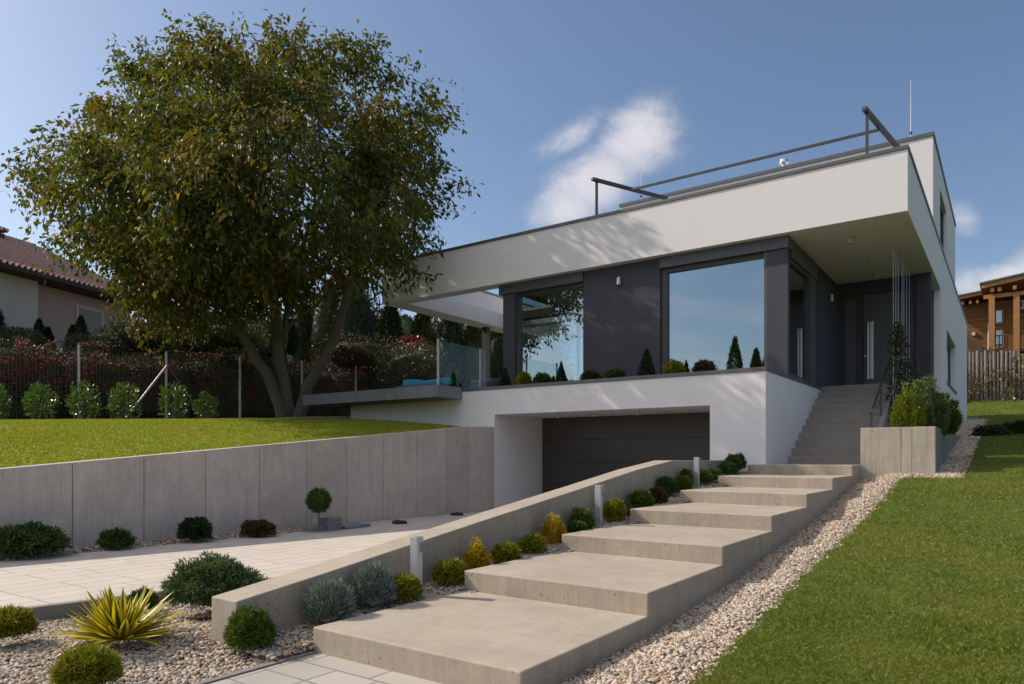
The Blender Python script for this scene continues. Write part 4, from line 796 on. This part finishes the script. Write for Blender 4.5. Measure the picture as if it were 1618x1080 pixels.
MB().tube([(FX + .08, 10.73, z + 1.62), (FX + .12, 9.55, z + .05)], .028, 8).build('brace', 'galvanised', fe); MB().tube([(FX + .08, 10.73, z + 1.62), (FX + .12, 11.95, z + .05)], .024, 8).build('brace', 'twig', fe)

# ------------------------------------------------------------------ hedge and far trees
def mass(name, mat, label, cat, c, r, n, L, Wd, group=None, lump=.18, up=.2, parts=None, core_k=.82, org=None, boxy=0.0):
    d = rdir(n); 
    if boxy: d = d / np.maximum(np.abs(d).max(1, keepdims=True), 1e-6) * boxy + d * (1 - boxy)
    k = (1 - .25 * U(0, 1, n)) * (1 + lump * vnoise(d * np.array(r), 1.4, c[0]) + lump * .6 * vnoise(d * np.array(r), 4.1, c[1])); P = np.array(c) + d * np.array(r) * k[:, None]
    D = unit(d * .6 + [0, 0, up] + RNG.normal(0, .6, (n, 3))); V, F = leaf_mesh(P, D, rdir(n), L * U(.6, 1.3, n), Wd * U(.7, 1.3, n)); v0, f0 = ico(4)
    if boxy: v0 = v0 / np.maximum(np.abs(v0).max(1, keepdims=True), 1e-6) * boxy + v0 * (1 - boxy)
    kk = core_k * (1 + lump * vnoise(v0 * np.array(r), 1.4, c[0])); v0 = np.array(c) + v0 * np.array(r) * kk[:, None]
    return tag(link(pymesh(name, [(v0, f0), (V, F)]), name, mat, parts, org or (c[0], c[1], c[2] - r[2])) if parts is None else link(pymesh(name, [(v0, f0), (V, F)]), name, mat, parts), label, cat, group)
hd = empty('berry_hedge', (-23.1, 9, 2.3), 'long dark firethorn hedge full of red berries behind the wire fence', 'hedge')
HB = []
for k in range(16):
    y = -4 + k * 2.0; z = float(z_fence(y)); HB.append((y, z)); 
    mass('foliage', 'hedge_leaf', None, None, (-23.1, y, z + 1.05), (.95, 1.35, 1.25 + .1 * math.sin(k * 2.3)), 7000, .11, .045, None, .12, .2, hd, .82, None, .5)
n = 22000; y = U(-5, 26, n); zf = z_fence(y); t = U(0, 1, n); P = np.column_stack([-22.12 + .10 * RNG.normal(size=n), y, zf + .5 + 1.85 * t ** .6])
cl = vnoise(P, 1.7, 2) + .7 * vnoise(P, 4.3, 4) + .5 * (P[:, 2] - zf - 1.2) + .35 * sm(12, 5, y); P = P[cl > .30]; v0, f0 = ico(1); m = len(P)
V = (v0[None] * .020 * U(.7, 1.5, m)[:, None, None] + P[:, None]).reshape(-1, 3); F = (f0[None] + (np.arange(m) * len(v0))[:, None, None]).reshape(-1, 3)
tag(link(npmesh('berries', V, F, True), 'berries', 'red_berries', hd), kind='stuff')
# cotoneaster / loose bushes growing over the hedge top
for (u, v, dd, w, h, mt, lb) in [(20, 545, 24, 1.8, 1.1, 'cotoneaster_leaf', 'arching twiggy grey green bush on top of the hedge at the left edge'), (160, 550, 25, 2.2, 1.0, 'cotoneaster_leaf', 'loose pale bush sprouting above the hedge below the shuttered window'),
                                 (215, 535, 25.5, 2.2, 1.4, 'cotoneaster_leaf', 'spiky pale green bush above the hedge right of the shuttered window'), (300, 535, 26, 2.6, 1.7, 'cotoneaster_leaf', 'silvery loose bush above the hedge left of the big tree trunks'),
                                 (370, 530, 27, 2.4, 1.5, 'juniper_leaf', 'bright loose bush behind the leaning left trunk'), (560, 560, 27, 3.4, 1.5, 'hedge_leaf', 'clipped dark bush behind the right leaning trunk'), (645, 575, 26, 2.8, 1.4, 'cotoneaster_leaf', 'dark loose bush left of the glass rail')]:
    c = at(u, v, dd); mass('loose_bush', mt, lb, 'shrub', tuple(c), (w / 2, w / 2, h / 2), 4200, .13, .04, 'bushes growing above the hedge', .35, .6, None, .6)
def far_conifer(u, v0, v1, dd, wpx, mat, label, group, n=5000):
    w_ = wpx; p = at(u, v1, dd); h = (v1 - v0) / FPX * dd; conifer('columnar_conifer', p[0], p[1], p[2], wpx / FPX * dd, h, mat, label, n, .16 if w_ > 35 else .08, .05 if w_ > 35 else .03, group, 'conifer', .12, 2.6)
GC = 'young conifers in front of the tiled house'
for u, v0, v1, w, lb in [(0, 490, 560, 16, 'young dark conifer at the extreme left edge of the photo'), (62, 505, 560, 22, 'narrow conifer in front of the beige bay wall'), (76, 518, 560, 18, 'shorter conifer beside the one in front of the bay wall'), (115, 515, 560, 20, 'short conifer left of the shuttered window'), (128, 500, 560, 22, 'tall narrow conifer in front of the shuttered window'), (190, 515, 562, 20, 'conifer beneath the right end of the pink wall'), (201, 510, 562, 20, 'conifer at the right corner of the pink house wall'), (295, 515, 565, 22, 'lone conifer above the hedge left of the walnut tree'), (460, 505, 560, 22, 'conifer seen between the walnut trunks')]:
    far_conifer(u, v0, v1, 25.5, w, 'cypress_leaf', lb, GC, 1500)
GT = 'tall dark evergreens behind the terrace'
for u, v0, v1, dd, w, mt, lb in [(560, 430, 620, 31, 90, 'cypress_leaf', 'dark evergreen behind the right leaning trunk'), (618, 470, 620, 30, 46, 'cypress_leaf', 'columnar evergreen under the corner of the pergola beam'), (668, 488, 640, 30, 60, 'hedge_leaf', 'evergreen right of the sunlit gap below the pergola'),
                                 (712, 492, 640, 31, 60, 'cypress_leaf', 'evergreen seen above the glass rail'), (752, 498, 640, 31, 60, 'hedge_leaf', 'evergreen left of the black terrace column'), (790, 505, 640, 32, 60, 'cypress_leaf', 'evergreen right of the black terrace column'), (520, 445, 620, 33, 90, 'hedge_leaf', 'evergreen behind the middle trunk'), (840, 500, 640, 33, 80, 'cypress_leaf', 'evergreen hidden behind the left end of the house'),
                                 (480, 480, 620, 33, 80, 'cypress_leaf', 'evergreen right behind the trunk fork'), (640, 500, 640, 34, 120, 'juniper_leaf', 'lighter green tree in the gap under the pergola beam')]:
    far_conifer(u, v0, v1 + 60, dd, w * 1.15, mt, lb, GT, 6500)
for u, v, dd, w, h, mt, lb in [(300, 560, 36, 5.5, 3.6, 'juniper_leaf', 'hazy green round tree behind the hedge left of the walnut trunks'), (430, 560, 36, 6.0, 4.2, 'hedge_leaf', 'dark round tree between the walnut trunks'), (250, 555, 33, 3.2, 2.2, 'hedge_leaf', 'dark shrub mass right of the tiled house'),
                               (560, 560, 37, 6.5, 6.2, 'hedge_leaf', 'large dark tree behind the evergreens under the walnut crown'), (690, 575, 38, 7.0, 5.2, 'hedge_leaf', 'broad dark tree behind the terrace'), (810, 590, 38, 6.5, 5.6, 'cypress_leaf', 'broad dark tree behind the black terrace column')]:
    c = at(u, v, dd); mass('dense_tree', mt, lb, 'tree', tuple(c), (w / 2, w / 2, h / 2), 9000, .26, .10, 'broad trees far behind the hedge', .22, .3, None, .8)
c = at(655, 545, 29); mass('firethorn_bush', 'red_berries', 'orange red berry bush glowing below the pergola', 'shrub', tuple(at(652, 545, 28)), (.55, .55, .35), 500, .10, .06, None, .4, .3, None, .3)

# ------------------------------------------------------------------ the walnut tree
def walnut():
    DB = 22.0; base = at(462, 660, DB); base[2] = float(z_west(base[0], base[1])) ; sc = 1
    tr = empty('walnut_tree', tuple(base), 'big round walnut tree with three leaning trunks and autumn tinted leaves', 'tree')
    def path(lst): return [at(u, v, DB + dz * 1.25) for u, v, dz in lst]
    limbs = [([(449, 668, 0), (443, 640, -.05), (424, 592, -.1), (392, 545, -.2), (368, 503, -.4), (340, 450, -.7), (310, 390, -1.0), (270, 320, -1.2), (225, 250, -1.3)], [.26, .21, .19, .175, .155, .13, .11, .07, .03]),
             ([(457, 668, .1), (452, 630, .1), (444, 575, .15), (436, 510, .2), (428, 450, .4), (420, 380, .5), (415, 300, .4), (412, 210, .2), (410, 120, 0)], [.27, .23, .21, .19, .17, .14, .10, .07, .03]),
             ([(470, 668, -.05), (480, 632, -.1), (498, 590, -.15), (528, 535, -.25), (545, 480, -.3), (552, 430, -.2), (565, 370, 0), (590, 290, .3), (620, 210, .5)], [.25, .21, .19, .175, .155, .13, .10, .07, .03]),
             ([(448, 540, .2), (450, 500, .7), (470, 420, 1.4), (500, 330, 2.0), (520, 240, 2.4)], [.13, .11, .09, .06, .03]), ([(430, 480, 0), (395, 430, 1.0), (360, 360, 1.9), (330, 280, 2.4)], [.12, .09, .07, .03]),
             ([(440, 535, 0), (470, 500, -.4), (520, 460, -.9), (580, 420, -1.3), (650, 400, -1.2)], [.08, .07, .06, .04, .02]), ([(385, 530, -.2), (340, 500, -.5), (270, 470, -.8), (190, 430, -.9), (110, 390, -.8)], [.08, .07, .06, .04, .02])]
    b = MB(); anchors = []
    for pts, rad in limbs:
        P = path(pts); fine = []; fr = []
        for i in range(len(P) - 1):
            for f in (0, .5): fine.append(P[i] * (1 - f) + P[i + 1] * f + (RNG.normal(0, .03, 3) if i else 0)); fr.append(rad[i] * (1 - f) + rad[i + 1] * f)
        fine.append(P[-1]); fr.append(rad[-1]); b.tube(fine, [r_ * .86 for r_ in fr], 10); anchors += [(p, r) for p, r in zip(fine[5:], fr[5:])]
    b.build('trunk', 'walnut_bark', tr)
    ang = [0, 20, 40, 60, 90, 110, 130, 150, 165, 180, 190, 200, 215, 230, 245, 260, 275, 290, 305, 320, 335, 345, 360]
    rad = [350, 338, 305, 262, 236, 244, 236, 255, 285, 338, 285, 232, 228, 222, 212, 196, 165, 168, 195, 232, 300, 308, 350]
    def env(th): return np.interp(np.degrees(th) % 360, ang, rad)
    C0 = (372, 300); DC = 20.8; half = 6.0
    s, co = math.sin(TH), math.cos(TH)
    def pts(n, shell):
        th = U(0, 2 * np.pi, n); ro = U(0, 1, n) ** .5; zz = U(-1, 1, n); k = ro ** 2 + zz ** 2; m = (k < 1) & (k > shell); th, ro, zz = th[m], ro[m], zz[m]
        rough = 1 + .085 * np.sin(th * 17 + zz * 5) + .05 * np.sin(th * 41 + zz * 9)
        r = env(th) * ro * rough * (DC / (DC)); u = C0[0] + r * np.cos(th); v = C0[1] - r * np.sin(th); dep = DC + half * zz
        a = (u - CX) / FPX * dep; hgt = (YH - v) / FPX * dep
        return np.column_stack([a * co - dep * s, a * s + dep * co, hgt + HC])
    lump = pts(360, .14); nl = 23; lr = np.repeat(U(.45, .95, len(lump)), nl); dl = rdir(len(lump) * nl)
    tw = np.repeat(lump, nl, 0) + dl * (lr * U(.25, 1, len(lr)) ** .5)[:, None] * [1, 1, .72]; tw = np.concatenate([tw, pts(1900, .25)]); cen = at(C0[0], C0[1], DC)
    # the crown keeps clear of the roof
    tw = tw[~((tw[:, 1] > 14.9) & (tw[:, 2] < 7.6) & (tw[:, 0] > -16.2))]
    b = MB(); sec = pts(420, .15)
    for q in cen + (sec[:190] - cen) * .92:
        p, r = min(anchors, key=lambda a: np.linalg.norm(a[0] - q) + (2 if a[0][2] > q[2] + .3 else 0)); mid = (p + q) / 2 + RNG.normal(0, .15, 3) + [0, 0, .12]; r0 = min(r * .6, .045); b.tube([p, mid, q], [r0, r0 * .6, .008], 5, False)
        for e in range(4): e2 = q + RNG.normal(0, .32, 3); b.tube([mid * .4 + q * .6, (q + e2) / 2, e2], [r0 * .5, .01, .004], 4, False)
    b.build('branches', 'walnut_bark', tr)
    # each twig is a drooping spray: leaves set along its length
    k = 15; m = len(tw); ax = unit(unit(tw - cen) * .8 + RNG.normal(0, .55, (m, 3)) + [0, 0, -.05]); tl_ = U(.35, .85, m)
    n = m * k; tt = np.tile(lin(0, 1, k), m); axr = np.repeat(ax, k, 0); q = np.repeat(tw, k, 0) + axr * (tt * np.repeat(tl_, k))[:, None] + [0, 0, -.22] * (tt ** 2)[:, None] + RNG.normal(0, .085, (n, 3))
    D = unit(axr * .55 + [0, 0, -.75] + RNG.normal(0, .42, (n, 3))); V, F = leaf_mesh(q, D, unit(RNG.normal(0, .6, (n, 3)) + [0, 0, 1.0]), .20 * U(.55, 1.2, n), .085 * U(.7, 1.3, n), .18)
    cr = link(npmesh('crown', V, F), 'crown', 'walnut_leaf', tr)
    # protruding sprays at the outline
    tips = [(272, 30), (283, 55), (345, 48), (380, 35), (435, 28), (445, 50), (485, 35), (520, 55), (595, 58), (600, 85), (640, 95), (690, 160), (708, 190), (735, 290), (745, 300), (715, 330), (660, 450), (680, 440), (10, 270), (30, 285), (20, 300), (75, 380), (60, 385), (75, 215), (110, 210), (140, 165), (180, 115), (215, 120), (650, 410), (690, 395), (600, 75), (270, 45), (135, 400)]
    P = []
    for u, v in tips:
        c = at(u, v, DC - U(0, 1.5) * (1 if u > 640 else .3)); 
        if u > 640 and v > 380: c = at(u, v, 19.0)
        inward = unit((cen - c)[None])[0]
        for q in range(6): P.append(c + inward * .17 * q + RNG.normal(0, .07, 3))
    P = np.array(P); n = len(P) * 9; q = np.repeat(P, 9, 0) + RNG.normal(0, .12, (n, 3)); V, F = leaf_mesh(q, unit(rdir(n) + [0, 0, -.5]), unit(RNG.normal(0, .6, (n, 3)) + [0, 0, 1]), .19 * U(.6, 1.2, n), .08, .18)
    link(npmesh('outer_sprays', V, F), 'outer_sprays', 'walnut_leaf', tr)
walnut()

# ------------------------------------------------------------------ neighbour's tiled house on the left
def tiled_house():
    A = at(50, 500, 27.0); B = at(206, 500, 31.5); A[2] = B[2] = 0; e = unit((B - A)[None])[0]; n = np.array([-e[1], e[0], 0]);
    if np.dot(n, A) < 0: n = -n                                                        # n points away from the camera
    zb, ze = 3.0, HC + (721 - 446) / FPX * 27.0
    o = empty('tiled_house', tuple(A + n * 4 + [0, 0, zb]), 'pinkish rendered bungalow with red tiled hip roof behind the hedge', 'house')
    def pt(a, bb, z): return tuple(A + e * a + n * bb + np.array([0, 0, z]))
    Lw = float(np.linalg.norm(B - A)); 
    def blk(a0, a1, b0, b1, z0, z1): return ([pt(a0, b0, z0), pt(a1, b0, z0), pt(a1, b1, z0), pt(a0, b1, z0)], [pt(a0, b0, z1), pt(a1, b0, z1), pt(a1, b1, z1), pt(a0, b1, z1)])
    MB().hexa(*blk(0, Lw, 0, 9, zb, ze)).build('wall', 'pink_render', o)
    MB().hexa(*blk(-6, -.02, -.35, 9, zb, ze)).build('bay_wall', 'beige_render', o)
    wu0 = 1.9; f = MB().hexa(*blk(wu0, wu0 + 1.35, -.05, -.003, ze - 2.10, ze - .44)).build('window', 'beige_render', o); MB().hexa(*blk(wu0 + .14, wu0 + 1.21, -.07, -.051, ze - 1.98, ze - .56)).build('shutter', 'shutter', f)
    f = MB().hexa(*blk(-3.6, -2.15, -.40, -.353, ze - 2.2, ze - .6)).build('window', 'brown_fascia', o); MB().hexa(*blk(-3.5, -2.25, -.42, -.401, ze - 2.1, ze - .7)).build('pane', 'window_glass', f)
    ov = .75; MB().hexa(*blk(-7, Lw + ov, -ov - .2, 9.7, ze + .01, ze + .10)).build('eaves', 'brown_fascia', o); MB().hexa(*blk(-7, Lw + ov + .1, -ov - .32, -ov - .2, ze + .02, ze + .17)).build('gutter', 'brown_fascia', o)
    # tiled roof slopes: corrugated strips
    V = []; F = []; z0 = ze + .12; rise = 2.35; dep = 3.3; nU = 110; nV = 16
    def slope(P00, P10, P01, P11):
        bse = len(V); P00, P10, P01, P11 = map(np.array, (P00, P10, P01, P11))
        for j in range(nV * 2):
            t = (j // 2 + (j % 2)) / nV; lift = .11 if j % 2 == 0 else 0.0
            for i in range(nU * 2 + 1):
                s_ = i / (nU * 2); V.append(tuple((P00 * (1 - s_) + P10 * s_) * (1 - t) + (P01 * (1 - s_) + P11 * s_) * t + np.array([0, 0, lift + .085 * math.sin(i * math.pi / 2)])))
        w = nU * 2 + 1
        for j in range(nV * 2 - 1):
            for i in range(nU * 2): a = bse + j * w + i; F.append((a, a + 1, a + w + 1, a + w))
    slope(pt(-7, -ov - .25, z0), pt(Lw + ov, -ov - .25, z0), pt(-7, dep, z0 + rise), pt(Lw + ov - 3.0, dep, z0 + rise)); slope(pt(Lw + ov, -ov - .25, z0), pt(Lw + ov, 9.7, z0), pt(Lw + ov - 3.0, dep, z0 + rise), pt(Lw + ov - 3.0, dep + .1, z0 + rise))
    rf = MB().add(V, F, True).build('roof', 'roof_tile', o)
    V = []; F = []; h2 = z0 + 2.15; nU = 60; nV = 8
    slope(pt(-7, 2.3, h2 + .1), pt(.9, 2.3, h2 + .1), pt(-7, 4.6, h2 + 1.5), pt(-1.5, 4.6, h2 + 1.5)); slope(pt(.9, 2.3, h2 + .1), pt(.9, 7.6, h2 + .1), pt(-1.5, 4.6, h2 + 1.5), pt(-1.5, 4.7, h2 + 1.5)); MB().add(V, F, True).build('dormer_roof', 'roof_tile', o)
    MB().hexa(*blk(-7, .85, 2.5, 7, h2 - 1.2, h2 + .08)).build('dormer_wall', 'brown_fascia', o)
tiled_house()

# ------------------------------------------------------------------ right background: log fence, wooden house
lf = empty('stockade_fence', (0, 45, 4.3), 'weathered grey upright timber fence at the end of the right lawn', 'fence')
x = -3.2
while x < 9:
    w = random.uniform(.13, .22); zt = HC + (721 - 556) / FPX * (.8143 * 45 - .58 * x) + random.uniform(-.10, .10)
    MB().tube([(x + w / 2, 45, 4.2), (x + w / 2 + random.uniform(-.02, .02), 45, zt)], [w / 2, w / 2 * .9], 7).build('stake', 'grey_wood', lf); x += w + .012
box('backing', 'larch_dark', lf, -3.3, 9, 45.12, 45.16, 4.2, 6.6)
n = 3600; P = np.column_stack([U(-3, 8, n), 44.7 + RNG.normal(0, .12, n), 4.5 + 2.3 * U(0, 1, n) ** 1.2]); kx = vnoise(P, 1.1, 6) + .5 * vnoise(P, 3, 3) > -.15; P = P[kx]; n = len(P)
vn = empty('garden_vine', (0, 44.6, 4.5), 'autumn creeper with yellow leaves straggling over the timber fence', 'climbing plant')
V, F = leaf_mesh(P, rdir(n), rdir(n), .13 * U(.5, 1.3, n), .085); link(npmesh('foliage', V, F), 'foliage', 'vine_leaf', vn); b = MB()
for k in range(60): a = U(-3, 8); b.tube([(a, 44.75, 4.45), (a + U(-.5, .5), 44.7, 5.2), (a + U(-1, 1), 44.72, 5.9 + U(0, .8))], [.025, .016, .008], 4, False)
b.build('stem', 'twig', vn)
pp = empty('marker_post', (-.05, 43.9, 4.2), 'short black post with white bands in front of the timber fence', 'post'); p0 = at(1603, 632, 35.9)
MB().tube([(p0[0], p0[1], p0[2] - .1), (p0[0], p0[1], p0[2] + .55)], .045, 8).build('body', 'rubber', pp); MB().tube([(p0[0], p0[1], p0[2] + .05), (p0[0], p0[1], p0[2] + .15)], .048, 8).build('band', 'white_plastic', pp)
def wooden_house():
    Y = 60.0
    def X(u): d = ray(u, 500); return d[0] / d[1] * Y
    def Z(u, v): d = ray(u, v); return HC + d[2] / d[1] * Y
    o = empty('wooden_house', (X(1570), Y, 8), 'two storey wooden house with balcony and flat overhanging roofs behind the timber fence', 'house')
    xl, xm, xr = X(1480), X(1563), X(1700)
    MB().box(xl, xr, Y, Y + 9, 6, Z(1530, 480)).build('wall', 'larch_planks', o)
    z1 = Z(1535, 478); rf = MB().hexa([(xl, Y - 1, z1 - .0), (xm, Y - 1, z1 + .35), (xm, Y + 9.5, z1 + .35), (xl, Y + 9.5, z1)], [(xl, Y - 1, z1 + .22), (xm, Y - 1, z1 + .57), (xm, Y + 9.5, z1 + .57), (xl, Y + 9.5, z1 + .22)]).build('roof', 'larch_beam', o)
    MB().hexa([(xl - .1, Y - 1.1, z1 + .22), (xm, Y - 1.1, z1 + .57), (xm, Y + 9.6, z1 + .57), (xl - .1, Y + 9.6, z1 + .22)], [(xl - .1, Y - 1.1, z1 + .30), (xm, Y - 1.1, z1 + .65), (xm, Y + 9.6, z1 + .65), (xl - .1, Y + 9.6, z1 + .30)]).build('roof_sheet', 'roof_felt', rf)
    x0 = X(1553); z2 = Z(1560, 470) + .1; rf = MB().hexa([(x0, Y - 3, z2), (xr, Y - 3, z2 + .7), (xr, Y + 9.5, z2 + .7), (x0, Y + 9.5, z2)], [(x0, Y - 3, z2 + .3), (xr, Y - 3, z2 + 1.0), (xr, Y + 9.5, z2 + 1.0), (x0, Y + 9.5, z2 + .3)]).build('upper_roof', 'larch_beam', o)
    MB().hexa([(x0 - .1, Y - 3.1, z2 + .3), (xr, Y - 3.1, z2 + 1.0), (xr, Y + 9.5, z2 + 1.0), (x0 - .1, Y + 9.5, z2 + .3)], [(x0 - .1, Y - 3.1, z2 + .4), (xr, Y - 3.1, z2 + 1.1), (xr, Y + 9.5, z2 + 1.1), (x0 - .1, Y + 9.5, z2 + .4)]).build('roof_sheet', 'roof_felt', rf)
    for x in (x0 + .6, X(1580), X(1603), X(1630)): box('rafter_end', 'larch_beam', o, x - .1, x + .1, Y - 2.9, Y, z2 - .28, z2 - .02)
    for x in (X(1522), X(1534), X(1545)): box('rafter_end', 'larch_beam', o, x - .08, x + .08, Y - .9, Y, z1 - .22, z1 - .01)
    MB().box(x0 + .1, xr, Y - 2.6, Y - 2.4, z2 - .65, z2 - .4).build('beam', 'larch_beam', o)
    for u in (1567, 1606): xx = X(u) ; box('balcony_post', 'larch_beam', o, xx * (Y - 2.5) / Y - .17, xx * (Y - 2.5) / Y + .17, Y - 2.65, Y - 2.35, 6, z2 - .4)
    for (u0, u1, v0, v1) in ((1569, 1583, 492, 510), (1569, 1583, 523, 548)):
        f = box('window', 'larch_beam', o, X(u0) - .12, X(u1) + .12, Y - .08, Y - .003, Z(u0, v1) - .12, Z(u0, v0) + .12); box('pane', 'window_glass', f, X(u0), X(u1), Y - .10, Y - .081, Z(u0, v1), Z(u0, v0))
    ac = box('air_conditioner', 'white_plastic', o, X(1601), X(1622), Y - .5, Y - .01, Z(1600, 491), Z(1600, 478), bevel=.03); MB().tube([(X(1608), Y - .5, Z(1605, 484)), (X(1608), Y - .53, Z(1605, 484))], .26, 16).build('fan_grille', 'black_metal', ac)
    box('wall_box', 'white_plastic', o, X(1536), X(1541), Y - .15, Y - .005, Z(1538, 530), Z(1538, 525)); MB().tube([(X(1562) , Y - .1, Z(1562, 552)), (X(1562), Y - .1, Z(1562, 512))], .05, 6).build('downpipe', 'white_plastic', o)
    b = MB(); yb = Y - 2.5; xa, xb = X(1567) * yb / Y, X(1660) * yb / Y; zt = Z(1590, 536)
    b.box(xa, xb, yb - .05, yb + .05, zt - .08, zt); x = xa
    while x < xb: b.box(x, x + .07, yb - .03, yb + .03, zt - 1.0, zt - .08); x += .38
    b.build('balcony_railing', 'larch_dark', o); box('balcony_floor', 'larch_dark', o, xa, xb, Y - 2.6, Y, zt - 1.2, zt - 1.0)
    q = [(X(1500), Y - 6, Z(1525, 520) + .2), (X(1558), Y - 6, Z(1558, 556))]
    MB().hexa([(q[0][0], Y - 9, q[0][2] - .25), (q[1][0], Y - 9, q[1][2] - .9), (q[1][0], Y - .5, q[1][2] - .9), (q[0][0], Y - .5, q[0][2] - .25)], [(q[0][0], Y - 9, q[0][2]), (q[1][0], Y - 9, q[1][2] - .65), (q[1][0], Y - .5, q[1][2] - .65), (q[0][0], Y - .5, q[0][2])]).build('porch_roof', 'larch_dark', o)
wooden_house()
# a few fallen leaves
for i, (x, y, z, lb) in enumerate(((-2.05, 5.55, .14, 'brown fallen leaf on the pebbles beside the second broad step'), (-1.95, 4.35, .11, 'brown fallen leaf on the pebbles near the lawn edge in front'), (-.15, 8.3, .42, 'reddish fallen leaf lying on the right lawn'),
                                   (-3.9, 3.75, .199, 'tiny brown leaf near the left front corner of the lowest step'), (-3.1, 6.9, .394, 'tiny brown leaf at the back of the second broad step'), (-2.9, 4.6, .199, 'tiny brown leaf near the right edge of the lowest step'))):
    V, F = leaf_mesh(np.array([[x, y, z], [x + .02, y + .02, z]]), np.array([[1, .3, .15], [.2, 1, .2]]), np.array([[0, 0, 1.], [0, 0, 1.]]), .09 if i < 3 else .035, .045 if i < 3 else .02); tag(link(npmesh('fallen_leaf', V, F), 'fallen_leaf', 'dead_leaf', None, (x, y, z)), lb, 'leaf', 'fallen leaves')
